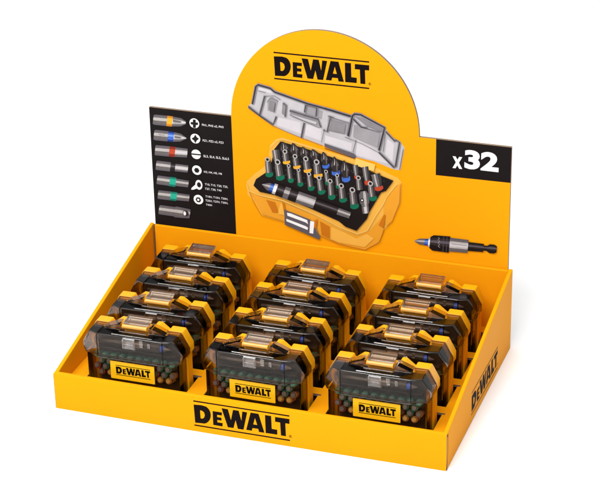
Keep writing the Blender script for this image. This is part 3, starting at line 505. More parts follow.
 ('inkmid',10,[(4.695,14.615),(4.666,14.227),(4.555,14.2),(4.563,14.582)]),
 ('steel',10,[(4.579,14.586),(4.569,14.203),(4.458,14.176),(4.446,14.553)]),
 ('steelhi',10,[(4.463,14.557),(4.472,14.179),(4.361,14.152),(4.33,14.524)]),
 ('steelhi',10,[(4.346,14.528),(4.375,14.155),(4.264,14.127),(4.213,14.495)]),
 ('steel',10,[(4.23,14.499),(4.278,14.131),(4.167,14.103),(4.097,14.466)]),
 ('steel',10,[(4.113,14.47),(4.18,14.107),(4.07,14.079),(3.98,14.437)]),
 ('inkmid',10,[(3.997,14.441),(4.083,14.082),(3.972,14.055),(3.864,14.408)]),
 ('inkmid',10,[(4.701,14.236),(4.746,13.485),(4.647,13.461),(4.592,14.209)]),
 ('steel',10,[(4.607,14.213),(4.661,13.464),(4.562,13.439),(4.499,14.186)]),
 ('steelhi',10,[(4.514,14.19),(4.576,13.443),(4.477,13.418),(4.405,14.163)]),
 ('glasshi',10,[(4.42,14.166),(4.491,13.422),(4.392,13.397),(4.312,14.139)]),
 ('glasshi',10,[(4.327,14.143),(4.405,13.4),(4.307,13.376),(4.218,14.116)]),
 ('steelhi',10,[(4.233,14.12),(4.32,13.379),(4.221,13.354),(4.125,14.093)]),
 ('steel',10,[(4.14,14.097),(4.235,13.358),(4.136,13.333),(4.031,14.07)]),
 ('inkmid',10,[(4.046,14.073),(4.15,13.336),(4.051,13.312),(3.938,14.046)]),
 ('black',14,[(4.189,14.85),(4.163,14.948),(4.092,15.019),(3.994,15.045),(3.896,15.019),(3.825,14.948),(3.799,14.85),(3.825,14.752),(3.896,14.681),(3.994,14.655),(4.092,14.681),(4.163,14.752)]),
 ('white',15,[(4.093,14.85),(4.064,14.92),(3.994,14.949),(3.924,14.92),(3.895,14.85),(3.924,14.78),(3.994,14.751),(4.064,14.78)]),
 ('inkmid',10,[(-6.95,15.298),(-6.128,15.534),(-6.177,15.395),(-6.954,15.286)]),
 ('steel',10,[(-6.954,15.287),(-6.171,15.412),(-6.221,15.273),(-6.958,15.276)]),
 ('steelhi',10,[(-6.957,15.277),(-6.215,15.29),(-6.264,15.151),(-6.962,15.266)]),
 ('steelhi',10,[(-6.961,15.267),(-6.258,15.168),(-6.307,15.029),(-6.965,15.255)]),
 ('steel',10,[(-6.965,15.257),(-6.301,15.046),(-6.351,14.907),(-6.969,15.245)]),
 ('steel',10,[(-6.968,15.247),(-6.345,14.924),(-6.394,14.784),(-6.972,15.235)]),
 ('inkmid',10,[(-6.972,15.236),(-6.388,14.802),(-6.438,14.662),(-6.976,15.225)]),
 ('inkmid',10,[(-6.128,15.534),(-5.824,15.501),(-5.877,15.35),(-6.177,15.395)]),
 ('steel',10,[(-6.171,15.412),(-5.871,15.369),(-5.924,15.218),(-6.221,15.273)]),
 ('steelhi',10,[(-6.215,15.29),(-5.918,15.237),(-5.971,15.086),(-6.264,15.151)]),
 ('steelhi',10,[(-6.258,15.168),(-5.965,15.104),(-6.018,14.954),(-6.307,15.029)]),
 ('steel',10,[(-6.301,15.046),(-6.011,14.972),(-6.065,14.821),(-6.351,14.907)]),
 ('steel',10,[(-6.345,14.924),(-6.058,14.84),(-6.112,14.689),(-6.394,14.784)]),
 ('inkmid',10,[(-6.388,14.802),(-6.105,14.707),(-6.159,14.556),(-6.438,14.662)]),
 ('bluedk',10,[(-5.921,15.524),(-5.52,15.467),(-5.586,15.282),(-5.982,15.351)]),
 ('blue',10,[(-5.976,15.37),(-5.579,15.302),(-5.645,15.116),(-6.037,15.197)]),
 ('bluehi',10,[(-6.03,15.216),(-5.638,15.136),(-5.704,14.949),(-6.092,15.043)]),
 ('blue',10,[(-6.085,15.061),(-5.697,14.969),(-5.762,14.783),(-6.146,14.889)]),
 ('blue',10,[(-6.14,14.907),(-5.755,14.803),(-5.821,14.617),(-6.201,14.734)]),
 ('bluedk',10,[(-6.195,14.753),(-5.814,14.637),(-5.88,14.45),(-6.256,14.579)]),
 ('steelhi',10,[(-5.495,15.54),(-5.156,15.459),(-5.244,15.209),(-5.583,15.29)]),
 ('white',10,[(-5.575,15.312),(-5.236,15.231),(-5.324,14.981),(-5.664,15.062)]),
 ('white',10,[(-5.656,15.085),(-5.316,15.004),(-5.405,14.753),(-5.744,14.834)]),
 ('white',10,[(-5.736,14.857),(-5.397,14.776),(-5.485,14.525),(-5.825,14.606)]),
 ('steelhi',10,[(-5.817,14.629),(-5.477,14.548),(-5.566,14.296),(-5.906,14.377)]),
 ('black',10,[(-5.13,15.531),(-2.848,15.024),(-2.935,14.772),(-5.214,15.292)]),
 ('ink2',10,[(-5.205,15.318),(-2.925,14.799),(-3.013,14.547),(-5.29,15.079)]),
 ('inkmid',10,[(-5.281,15.105),(-3.003,14.574),(-3.091,14.322),(-5.365,14.866)]),
 ('ink2',10,[(-5.356,14.891),(-3.081,14.349),(-3.169,14.096),(-5.44,14.652)]),
 ('black',10,[(-5.431,14.677),(-3.159,14.123),(-3.247,13.87),(-5.516,14.438)]),
 ('black',10,[(-5.507,14.463),(-3.238,13.897),(-3.325,13.644),(-5.591,14.223)]),
 ('inkmid',10,[(-4.302,15.352),(-3.722,15.213),(-3.797,15.0),(-4.377,15.138)]),
 ('steel',10,[(-4.368,15.165),(-3.788,15.026),(-3.862,14.812),(-4.443,14.951)]),
 ('steelhi',10,[(-4.433,14.977),(-3.853,14.838),(-3.928,14.624),(-4.508,14.763)]),
 ('steelhi',10,[(-4.499,14.789),(-3.919,14.65),(-3.993,14.436),(-4.574,14.574)]),
 ('steel',10,[(-4.565,14.601),(-3.984,14.462),(-4.059,14.247),(-4.64,14.386)]),
 ('steel',10,[(-4.631,14.412),(-4.05,14.274),(-4.125,14.059),(-4.706,14.197)]),
 ('inkmid',10,[(-4.697,14.224),(-4.116,14.085),(-4.191,13.87),(-4.772,14.009)]),
 ('inkmid',10,[(-2.86,14.987),(-0.935,14.526),(-0.999,14.341),(-2.924,14.802)]),
 ('steel',10,[(-2.915,14.828),(-0.99,14.367),(-1.053,14.182),(-2.98,14.642)]),
 ('steelhi',10,[(-2.971,14.668),(-1.044,14.207),(-1.107,14.022),(-3.035,14.482)]),
 ('glasshi',10,[(-3.026,14.508),(-1.099,14.047),(-1.162,13.862),(-3.09,14.322)]),
 ('glasshi',10,[(-3.082,14.348),(-1.153,13.887),(-1.217,13.702),(-3.146,14.162)]),
 ('steelhi',10,[(-3.137,14.188),(-1.208,13.727),(-1.271,13.541),(-3.201,14.002)]),
 ('steel',10,[(-3.193,14.027),(-1.262,13.567),(-1.326,13.381),(-3.257,13.841)]),
 ('inkmid',10,[(-3.248,13.867),(-1.317,13.406),(-1.38,13.22),(-3.313,13.681)]),
 ('black',10,[(-0.985,14.382),(1.508,13.785),(1.446,13.6),(-1.048,14.196)]),
 ('ink2',10,[(-1.041,14.216),(1.453,13.619),(1.391,13.434),(-1.104,14.03)]),
 ('inkmid',10,[(-1.098,14.05),(1.398,13.454),(1.336,13.268),(-1.161,13.864)]),
 ('ink2',10,[(-1.154,13.884),(1.343,13.288),(1.281,13.102),(-1.218,13.698)]),
 ('black',10,[(-1.211,13.718),(1.287,13.122),(1.225,12.936),(-1.274,13.532)]),
 ('black',10,[(-1.267,13.552),(1.232,12.956),(1.17,12.77),(-1.331,13.366)]),
 ('inkmid',10,[(1.472,13.676),(2.798,13.32),(2.76,13.205),(1.43,13.549)]),
 ('steel',10,[(1.435,13.565),(2.765,13.219),(2.727,13.103),(1.392,13.438)]),
 ('steelhi',10,[(1.398,13.453),(2.732,13.117),(2.693,13.002),(1.355,13.326)]),
 ('steelhi',10,[(1.36,13.342),(2.698,13.016),(2.66,12.9),(1.318,13.214)]),
 ('steel',10,[(1.323,13.23),(2.665,12.914),(2.626,12.799),(1.281,13.103)]),
 ('steel',10,[(1.286,13.118),(2.631,12.813),(2.593,12.697),(1.243,12.991)]),
 ('inkmid',10,[(1.249,13.006),(2.598,12.711),(2.559,12.595),(1.206,12.879)]),
 ('inkmid',7,[(-4.58,12.707),(-4.432,12.623),(-1.706,11.875),(-0.66,9.939),(-0.746,9.701),(-4.554,10.928)]),
 ('white',8,[(-4.271,12.35),(-3.856,12.318),(-2.039,11.78),(-1.964,11.323),(-2.21,11.498),(-4.229,12.01)]),
 ('white',8,[(-4.371,11.646),(-2.218,11.065),(-1.971,10.925),(-2.026,10.657),(-4.344,11.355)]),
 ('white',9,[(-1.709,11.737),(-1.246,11.712),(-1.401,10.308),(-1.815,10.339)]),
 ('casedk2',8,[(-1.344,11.785),(-0.877,12.019),(-1.059,10.96),(-1.306,11.013)]),
 ('steel',7,('s',0.066,[(-1.058,11.046),(-0.661,9.887),(-1.405,10.047)])),
 ('inkmid',3,[(9.603,10.962),(10.153,11.249),(10.144,11.144),(9.602,10.943)]),
 ('steel',3,[(9.602,10.946),(10.145,11.157),(10.136,11.051),(9.6,10.927)]),
 ('steelhi',3,[(9.6,10.929),(10.137,11.064),(10.128,10.958),(9.599,10.911)]),
 ('steelhi',3,[(9.599,10.913),(10.129,10.971),(10.12,10.865),(9.597,10.894)]),
 ('steel',3,[(9.597,10.897),(10.121,10.878),(10.112,10.772),(9.596,10.878)]),
 ('steel',3,[(9.596,10.88),(10.113,10.785),(10.104,10.68),(9.594,10.861)]),
 ('inkmid',3,[(9.595,10.864),(10.105,10.693),(10.096,10.587),(9.593,10.845)]),
 ('inkmid',3,[(10.153,11.249),(10.769,11.305),(10.759,11.187),(10.144,11.144)]),
 ('steel',3,[(10.145,11.157),(10.76,11.201),(10.75,11.083),(10.136,11.051)]),
 ('steelhi',3,[(10.137,11.064),(10.751,11.098),(10.741,10.98),(10.128,10.958)]),
 ('steelhi',3,[(10.129,10.971),(10.743,10.994),(10.733,10.876),(10.12,10.865)]),
 ('steel',3,[(10.121,10.878),(10.734,10.891),(10.724,10.772),(10.112,10.772)]),
 ('steel',3,[(10.113,10.785),(10.725,10.787),(10.715,10.669),(10.104,10.68)]),
 ('inkmid',3,[(10.105,10.693),(10.716,10.683),(10.706,10.565),(10.096,10.587)]),
 ('bluedk',3,[(10.681,11.302),(11.076,11.333),(11.064,11.19),(10.67,11.167)]),
 ('blue',3,[(10.671,11.182),(11.066,11.206),(11.054,11.063),(10.66,11.046)]),
 ('bluehi',3,[(10.661,11.061),(11.055,11.078),(11.043,10.936),(10.65,10.926)]),
 ('blue',3,[(10.651,10.94),(11.044,10.951),(11.033,10.809),(10.639,10.805)]),
 ('blue',3,[(10.641,10.819),(11.034,10.824),(11.022,10.682),(10.629,10.684)]),
 ('bluedk',3,[(10.63,10.698),(11.023,10.697),(11.011,10.554),(10.619,10.563)]),
 ('steelhi',3,[(11.083,11.41),(11.308,11.494),(11.288,11.259),(11.066,11.209)]),
 ('white',3,[(11.068,11.227),(11.29,11.281),(11.27,11.046),(11.051,11.026)]),
 ('white',3,[(11.052,11.044),(11.272,11.067),(11.253,10.832),(11.035,10.843)]),
 ('white',3,[(11.037,10.861),(11.254,10.854),(11.235,10.618),(11.02,10.66)]),
 ('steelhi',3,[(11.022,10.678),(11.237,10.64),(11.217,10.404),(11.005,10.476)]),
 ('black',3,[(11.27,11.57),(11.595,11.811),(11.569,11.499),(11.252,11.343)]),
 ('ink2',3,[(11.254,11.367),(11.572,11.532),(11.546,11.22),(11.235,11.14)]),
 ('inkmid',3,[(11.237,11.164),(11.549,11.253),(11.523,10.94),(11.218,10.936)]),
 ('ink2',3,[(11.22,10.961),(11.526,10.974),(11.5,10.66),(11.201,10.733)]),
 ('black',3,[(11.203,10.757),(11.503,10.694),(11.477,10.38),(11.184,10.529)]),
 ('black',3,[(11.186,10.554),(11.479,10.414),(11.454,10.1),(11.167,10.325)]),
 ('black',3,[(11.597,11.83),(13.382,11.935),(13.356,11.596),(11.57,11.511)]),
 ('ink2',3,[(11.573,11.545),(13.359,11.632),(13.332,11.292),(11.547,11.226)]),
 ('inkmid',3,[(11.549,11.26),(13.335,11.329),(13.308,10.988),(11.523,10.94)]),
 ('ink2',3,[(11.526,10.974),(13.311,11.025),(13.284,10.684),(11.499,10.654)]),
 ('black',3,[(11.502,10.688),(13.287,10.72),(13.26,10.379),(11.476,10.367)]),
 ('black',3,[(11.478,10.402),(13.263,10.416),(13.236,10.074),(11.452,10.08)]),
 ('inkmid',3,[(13.37,11.781),(15.312,11.794),(15.297,11.586),(13.353,11.561)]),
 ('steel',3,[(13.355,11.591),(15.299,11.614),(15.283,11.406),(13.338,11.371)]),
 ('steelhi',3,[(13.34,11.402),(15.285,11.435),(15.27,11.226),(13.323,11.181)]),
 ('glasshi',3,[(13.326,11.212),(15.272,11.255),(15.257,11.046),(13.308,10.991)]),
 ('glasshi',3,[(13.311,11.022),(15.259,11.075),(15.243,10.866),(13.293,10.801)]),
 ('steelhi',3,[(13.296,10.832),(15.245,10.895),(15.23,10.686),(13.278,10.611)]),
 ('steel',3,[(13.281,10.641),(15.232,10.715),(15.216,10.505),(13.263,10.42)]),
 ('inkmid',3,[(13.266,10.451),(15.219,10.534),(15.203,10.325),(13.248,10.23)]),
 ('black',3,[(15.295,11.563),(16.927,11.568),(16.915,11.399),(15.281,11.379)]),
 ('ink2',3,[(15.283,11.399),(16.916,11.417),(16.904,11.248),(15.269,11.215)]),
 ('inkmid',3,[(15.271,11.235),(16.905,11.266),(16.893,11.097),(15.257,11.051)]),
 ('ink2',3,[(15.258,11.07),(16.895,11.115),(16.883,10.946),(15.245,10.886)]),
 ('black',3,[(15.246,10.906),(16.884,10.964),(16.872,10.794),(15.233,10.722)]),
 ('black',3,[(15.234,10.742),(16.873,10.812),(16.861,10.643),(15.22,10.557)]),
 ('black',3,[(16.914,11.395),(17.258,11.404),(17.25,11.299),(16.907,11.289)]),
 ('ink2',3,[(16.908,11.301),(17.251,11.31),(17.244,11.204),(16.9,11.195)]),
 ('inkmid',3,[(16.901,11.206),(17.244,11.216),(17.237,11.11),(16.894,11.1)]),
 ('ink2',3,[(16.894,11.112),(17.238,11.121),(17.23,11.015),(16.887,11.006)]),
 ('black',3,[(16.888,11.017),(17.231,11.027),(17.224,10.921),(16.88,10.911)]),
 ('black',3,[(16.881,10.923),(17.225,10.932),(17.217,10.826),(16.874,10.817)]),
 ('black',3,[(17.258,11.404),(17.528,11.604),(17.516,11.428),(17.25,11.299)]),
 ('ink2',3,[(17.251,11.31),(17.517,11.447),(17.505,11.271),(17.244,11.204)]),
 ('inkmid',3,[(17.244,11.216),(17.506,11.289),(17.494,11.113),(17.237,11.11)]),
 ('ink2',3,[(17.238,11.121),(17.495,11.132),(17.483,10.956),(17.23,11.015)]),
 ('black',3,[(17.231,11.027),(17.485,10.975),(17.472,10.798),(17.224,10.921)]),
 ('black',3,[(17.225,10.932),(17.474,10.817),(17.462,10.641),(17.217,10.826)]),
 ('black',3,[(17.529,11.623),(18.043,11.637),(18.03,11.454),(17.517,11.44)]),
 ('ink2',3,[(17.518,11.46),(18.032,11.474),(18.019,11.291),(17.505,11.276)]),
 ('inkmid',3,[(17.507,11.296),(18.021,11.31),(18.008,11.127),(17.494,11.113)]),
 ('ink2',3,[(17.495,11.133),(18.01,11.147),(17.997,10.964),(17.483,10.949)]),
 ('black',3,[(17.484,10.969),(17.998,10.983),(17.986,10.8),(17.471,10.785)]),
 ('black',3,[(17.473,10.805),(17.987,10.819),(17.975,10.636),(17.46,10.621)]),
 ('black',3,[(18.043,11.637),(18.289,11.49),(18.28,11.364),(18.03,11.454)]),
 ('ink2',3,[(18.032,11.474),(18.281,11.377),(18.273,11.25),(18.019,11.291)]),
 ('inkmid',3,[(18.021,11.31),(18.274,11.264),(18.265,11.137),(18.008,11.127)]),
 ('ink2',3,[(18.01,11.147),(18.266,11.151),(18.258,11.024),(17.997,10.964)]),
 ('black',3,[(17.998,10.983),(18.259,11.038),(18.25,10.911),(17.986,10.8)]),
 ('black',3,[(17.987,10.819),(18.251,10.924),(18.242,10.797),(17.975,10.636)]),
 ('glasshi',5,('s',0.033,[(12.114,11.68),(12.257,11.586),(12.082,11.374),(12.296,11.289),(12.087,11.034),(12.266,10.907),(12.127,10.66),(12.306,10.533)])),
 ('inkmid',5,('s',0.044,[(12.695,11.834),(12.63,10.141)])),
 ('inkmid',5,('s',0.044,[(13.048,11.844),(12.985,10.133)])),
 ('inkmid',5,('s',0.033,[(13.5,11.151),(15.172,11.153)])),
 ('inkmid',2,[(-18.98,21.551),(-18.821,21.623),(-18.849,21.445),(-19.004,21.395)]),
 ('steel',2,[(-19.001,21.414),(-18.845,21.466),(-18.873,21.288),(-19.025,21.258)]),
 ('steelhi',2,[(-19.022,21.278),(-18.869,21.31),(-18.897,21.132),(-19.047,21.121)]),
 ('steelhi',2,[(-19.044,21.141),(-18.894,21.154),(-18.921,20.975),(-19.068,20.984)]),
 ('steel',2,[(-19.065,21.004),(-18.918,20.997),(-18.946,20.818),(-19.089,20.847)]),
 ('steel',2,[(-19.086,20.866),(-18.942,20.84),(-18.97,20.661),(-19.111,20.71)]),
 ('inkmid',2,[(-19.108,20.729),(-18.967,20.683),(-18.995,20.505),(-19.132,20.573)]),
 ('inkmid',2,[(-18.817,21.646),(-17.413,21.662),(-17.441,21.477),(-18.846,21.46)]),
 ('steel',2,[(-18.843,21.483),(-17.437,21.5),(-17.466,21.315),(-18.871,21.297)]),
 ('steelhi',2,[(-18.868,21.32),(-17.462,21.337),(-17.49,21.152),(-18.897,21.134)]),
 ('steelhi',2,[(-18.893,21.157),(-17.487,21.175),(-17.515,20.989),(-18.922,20.971)]),
 ('steel',2,[(-18.918,20.994),(-17.512,21.012),(-17.54,20.826),(-18.947,20.808)]),
 ('steel',2,[(-18.944,20.831),(-17.536,20.849),(-17.565,20.663),(-18.973,20.645)]),
 ('inkmid',2,[(-18.969,20.668),(-17.561,20.686),(-17.59,20.5),(-18.998,20.481)]),
 ('orandk',2,[(-17.411,21.674),(-16.786,21.669),(-16.824,21.42),(-17.45,21.419)]),
 ('oran',2,[(-17.446,21.442),(-16.821,21.442),(-16.858,21.192),(-17.485,21.186)]),
 ('oran',2,[(-17.482,21.21),(-16.855,21.215),(-16.893,20.964),(-17.521,20.954)]),
 ('oran',2,[(-17.517,20.977),(-16.889,20.987),(-16.927,20.736),(-17.556,20.721)]),
 ('orandk',2,[(-17.552,20.745),(-16.923,20.759),(-16.961,20.508),(-17.591,20.488)]),
 ('inkmid',2,[(-16.79,21.646),(-15.848,21.565),(-15.867,21.433),(-16.814,21.488)]),
 ('steel',2,[(-16.81,21.51),(-15.864,21.451),(-15.884,21.32),(-16.834,21.352)]),
 ('steelhi',2,[(-16.831,21.374),(-15.881,21.338),(-15.901,21.206),(-16.855,21.215)]),
 ('glasshi',2,[(-16.851,21.237),(-15.898,21.224),(-15.918,21.092),(-16.875,21.079)]),
 ('glasshi',2,[(-16.872,21.101),(-15.915,21.111),(-15.935,20.979),(-16.896,20.942)]),
 ('steelhi',2,[(-16.893,20.964),(-15.932,20.997),(-15.951,20.865),(-16.916,20.805)]),
 ('steel',2,[(-16.913,20.827),(-15.949,20.883),(-15.968,20.751),(-16.937,20.668)]),
 ('inkmid',2,[(-16.934,20.69),(-15.966,20.769),(-15.985,20.637),(-16.958,20.532)]),
 ('inkmid',2,[(-15.848,21.565),(-15.34,21.282),(-15.347,21.233),(-15.867,21.433)]),
 ('steel',2,[(-15.864,21.451),(-15.346,21.24),(-15.353,21.19),(-15.884,21.32)]),
 ('steelhi',2,[(-15.881,21.338),(-15.352,21.197),(-15.359,21.148),(-15.901,21.206)]),
 ('glasshi',2,[(-15.898,21.224),(-15.358,21.154),(-15.366,21.105),(-15.918,21.092)]),
 ('glasshi',2,[(-15.915,21.111),(-15.365,21.112),(-15.372,21.062),(-15.935,20.979)]),
 ('steelhi',2,[(-15.932,20.997),(-15.371,21.069),(-15.378,21.02),(-15.951,20.865)]),
 ('steel',2,[(-15.949,20.883),(-15.377,21.027),(-15.384,20.977),(-15.968,20.751)]),
 ('inkmid',2,[(-15.966,20.769),(-15.383,20.984),(-15.391,20.935),(-15.985,20.637)]),
 ('steel',4,[(-16.739,21.38),(-15.786,21.263),(-15.906,21.115),(-16.753,21.097)]),
 ('inkmid',2,[(-18.979,19.846),(-18.82,19.918),(-18.849,19.731),(-19.005,19.681)]),
 ('steel',2,[(-19.002,19.702),(-18.845,19.754),(-18.875,19.567),(-19.028,19.537)]),
 ('steelhi',2,[(-19.025,19.557),(-18.871,19.59),(-18.901,19.402),(-19.051,19.392)]),
 ('steelhi',2,[(-19.048,19.413),(-18.897,19.425),(-18.927,19.238),(-19.074,19.248)]),
 ('steel',2,[(-19.07,19.268),(-18.923,19.261),(-18.953,19.074),(-19.097,19.103)]),
 ('steel',2,[(-19.093,19.123),(-18.949,19.097),(-18.979,18.909),(-19.12,18.958)]),
 ('inkmid',2,[(-19.116,18.978),(-18.975,18.932),(-19.005,18.744),(-19.143,18.813)]),
 ('inkmid',2,[(-18.818,19.93),(-17.378,19.933),(-17.406,19.747),(-18.848,19.739)]),
 ('steel',2,[(-18.844,19.762),(-17.403,19.77),(-17.432,19.583),(-18.874,19.571)]),
 ('steelhi',2,[(-18.871,19.595),(-17.428,19.606),(-17.457,19.419),(-18.901,19.404)]),
 ('steelhi',2,[(-18.897,19.427),(-17.454,19.442),(-17.483,19.255),(-18.927,19.236)]),
 ('steel',2,[(-18.924,19.26),(-17.479,19.278),(-17.508,19.091),(-18.954,19.068)]),
 ('steel',2,[(-18.95,19.092),(-17.504,19.114),(-17.533,18.926),(-18.98,18.9)]),
 ('inkmid',2,[(-18.977,18.924),(-17.53,18.949),(-17.559,18.762),(-19.007,18.732)]),
 ('bluedk',2,[(-17.378,19.933),(-16.718,19.917),(-16.749,19.712),(-17.411,19.719)]),
 ('blue',2,[(-17.407,19.742),(-16.746,19.734),(-16.777,19.529),(-17.44,19.528)]),
 ('bluehi',2,[(-17.437,19.551),(-16.774,19.551),(-16.805,19.345),(-17.47,19.337)]),
 ('blue',2,[(-17.466,19.36),(-16.802,19.367),(-16.833,19.161),(-17.499,19.146)]),
 ('blue',2,[(-17.496,19.168),(-16.83,19.184),(-16.862,18.978),(-17.529,18.954)]),
 ('bluedk',2,[(-17.526,18.977),(-16.858,19.0),(-16.89,18.794),(-17.559,18.762)]),
 ('inkmid',2,[(-16.719,19.905),(-15.963,19.809),(-15.982,19.683),(-16.743,19.749)]),
 ('steel',2,[(-16.74,19.771),(-15.979,19.7),(-15.998,19.574),(-16.764,19.615)]),
 ('steelhi',2,[(-16.761,19.636),(-15.996,19.591),(-16.015,19.465),(-16.785,19.48)]),
 ('glasshi',2,[(-16.781,19.502),(-16.012,19.483),(-16.031,19.356),(-16.805,19.345)]),
 ('glasshi',2,[(-16.802,19.367),(-16.029,19.374),(-16.048,19.247),(-16.826,19.211)]),
 ('steelhi',2,[(-16.823,19.232),(-16.045,19.265),(-16.064,19.139),(-16.847,19.076)]),
 ('steel',2,[(-16.843,19.097),(-16.062,19.156),(-16.081,19.03),(-16.867,18.941)]),
 ('inkmid',2,[(-16.864,18.962),(-16.078,19.047),(-16.097,18.92),(-16.888,18.805)]),
 ('inkmid',2,[(-15.963,19.809),(-15.358,19.443),(-15.361,19.423),(-15.982,19.683)]),
 ('steel',2,[(-15.979,19.7),(-15.36,19.426),(-15.363,19.406),(-15.998,19.574)]),
 ('steelhi',2,[(-15.996,19.591),(-15.363,19.408),(-15.366,19.389),(-16.015,19.465)]),
 ('glasshi',2,[(-16.012,19.483),(-15.365,19.391),(-15.368,19.371),(-16.031,19.356)]),
 ('glasshi',2,[(-16.029,19.374),(-15.368,19.374),(-15.371,19.354),(-16.048,19.247)]),
 ('steelhi',2,[(-16.045,19.265),(-15.371,19.357),(-15.374,19.337),(-16.064,19.139)]),
 ('steel',2,[(-16.062,19.156),(-15.373,19.34),(-15.376,19.32),(-16.081,19.03)]),
 ('inkmid',2,[(-16.078,19.047),(-15.376,19.323),(-15.379,19.303),(-16.097,18.92)]),
 ('steel',4,[(-16.662,19.528),(-15.871,19.495),(-15.991,19.346),(-16.671,19.335)]),
 ('inkmid',4,[(-18.481,19.511),(-17.797,19.521),(-17.8,19.476),(-18.483,19.465)]),
 ('inkmid',2,[(-18.941,18.133),(-18.821,18.195),(-18.849,18.007),(-18.966,17.964)]),
 ('steel',2,[(-18.963,17.985),(-18.845,18.03),(-18.873,17.841),(-18.987,17.815)]),
 ('steelhi',2,[(-18.984,17.836),(-18.869,17.865),(-18.897,17.676),(-19.009,17.666)]),
 ('steelhi',2,[(-19.006,17.687),(-18.894,17.699),(-18.921,17.51),(-19.031,17.517)]),
 ('steel',2,[(-19.028,17.538),(-18.918,17.534),(-18.945,17.345),(-19.053,17.368)]),
 ('steel',2,[(-19.05,17.389),(-18.942,17.368),(-18.97,17.179),(-19.075,17.218)]),
 ('inkmid',2,[(-19.072,17.239),(-18.966,17.202),(-18.994,17.013),(-19.096,17.069)]),
 ('inkmid',2,[(-18.821,18.195),(-17.308,18.233),(-17.335,18.045),(-18.849,18.007)]),
 ('steel',2,[(-18.845,18.03),(-17.332,18.068),(-17.359,17.88),(-18.873,17.841)]),
 ('steelhi',2,[(-18.869,17.865),(-17.355,17.903),(-17.382,17.715),(-18.897,17.676)]),
 ('steelhi',2,[(-18.894,17.699),(-17.379,17.738),(-17.406,17.55),(-18.921,17.51)]),
 ('steel',2,[(-18.918,17.534),(-17.403,17.573),(-17.429,17.384),(-18.945,17.345)]),
 ('steel',2,[(-18.942,17.368),(-17.426,17.407),(-17.453,17.219),(-18.97,17.179)]),
 ('inkmid',2,[(-18.966,17.202),(-17.45,17.242),(-17.477,17.053),(-18.994,17.013)]),
 ('reddk',2,[(-17.308,18.233),(-16.646,18.249),(-16.69,17.938),(-17.353,17.921)]),
 ('red',2,[(-17.35,17.944),(-16.687,17.961),(-16.731,17.649),(-17.394,17.632)]),
 ('red',2,[(-17.391,17.655),(-16.728,17.672),(-16.772,17.36),(-17.435,17.343)]),
 ('reddk',2,[(-17.432,17.366),(-16.768,17.383),(-16.813,17.071),(-17.477,17.053)]),
 ('inkmid',2,[(-16.651,18.214),(-15.264,18.202),(-15.284,18.059),(-16.674,18.057)]),
 ('steel',2,[(-16.67,18.079),(-15.281,18.078),(-15.301,17.935),(-16.693,17.921)]),
 ('steelhi',2,[(-16.69,17.943),(-15.298,17.955),(-15.318,17.811),(-16.712,17.786)]),
 ('glasshi',2,[(-16.709,17.807),(-15.315,17.831),(-15.335,17.687),(-16.731,17.65)]),
 ('glasshi',2,[(-16.728,17.672),(-15.332,17.707),(-15.352,17.563),(-16.75,17.514)]),
 ('steelhi',2,[(-16.747,17.536),(-15.35,17.583),(-15.369,17.439),(-16.769,17.378)]),
 ('steel',2,[(-16.766,17.4),(-15.367,17.459),(-15.386,17.315),(-16.788,17.242)]),
 ('inkmid',2,[(-16.785,17.264),(-15.384,17.335),(-15.404,17.191),(-16.808,17.106)]),
 ('inkmid',2,[(-18.917,16.358),(-18.794,16.429),(-18.824,16.255),(-18.943,16.206)]),
 ('steel',2,[(-18.94,16.225),(-18.821,16.276),(-18.85,16.101),(-18.965,16.073)]),
 ('steelhi',2,[(-18.962,16.091),(-18.847,16.123),(-18.876,15.948),(-18.988,15.939)]),
 ('steelhi',2,[(-18.985,15.958),(-18.873,15.969),(-18.903,15.794),(-19.011,15.805)]),
 ('steel',2,[(-19.008,15.824),(-18.899,15.816),(-18.929,15.641),(-19.034,15.672)]),
 ('steel',2,[(-19.031,15.691),(-18.925,15.662),(-18.955,15.487),(-19.057,15.538)]),
 ('inkmid',2,[(-19.053,15.557),(-18.951,15.508),(-18.981,15.333),(-19.079,15.404)]),
 ('inkmid',2,[(-18.794,16.429),(-17.258,16.42),(-17.286,16.249),(-18.824,16.255)]),
 ('steel',2,[(-18.821,16.276),(-17.283,16.27),(-17.311,16.1),(-18.85,16.101)]),
 ('steelhi',2,[(-18.847,16.123),(-17.308,16.121),(-17.336,15.95),(-18.876,15.948)]),
 ('steelhi',2,[(-18.873,15.969),(-17.333,15.971),(-17.361,15.8),(-18.903,15.794)]),
 ('steel',2,[(-18.899,15.816),(-17.358,15.821),(-17.386,15.65),(-18.929,15.641)]),
 ('steel',2,[(-18.925,15.662),(-17.383,15.671),(-17.411,15.5),(-18.955,15.487)]),
 ('inkmid',2,[(-18.951,15.508),(-17.408,15.521),(-17.436,15.349),(-18.981,15.333)]),
 ('black',2,[(-17.26,16.408),(-16.723,16.338),(-16.751,16.173),(-17.292,16.217)]),
 ('ink2',2,[(-17.288,16.237),(-16.748,16.19),(-16.775,16.025),(-17.32,16.046)]),
 ('inkmid',2,[(-17.317,16.066),(-16.772,16.043),(-16.8,15.878),(-17.349,15.875)]),
 ('ink2',2,[(-17.345,15.896),(-16.797,15.895),(-16.824,15.73),(-17.377,15.704)]),
 ('black',2,[(-17.374,15.724),(-16.821,15.748),(-16.848,15.582),(-17.406,15.533)]),
 ('black',2,[(-17.402,15.553),(-16.845,15.6),(-16.873,15.434),(-17.434,15.361)]),
 ('inkmid',2,[(-16.725,16.326),(-15.27,16.316),(-15.289,16.195),(-16.746,16.201)]),
 ('steel',2,[(-16.743,16.218),(-15.287,16.212),(-15.306,16.091),(-16.764,16.093)]),
 ('steelhi',2,[(-16.761,16.111),(-15.304,16.107),(-15.323,15.986),(-16.782,15.986)]),
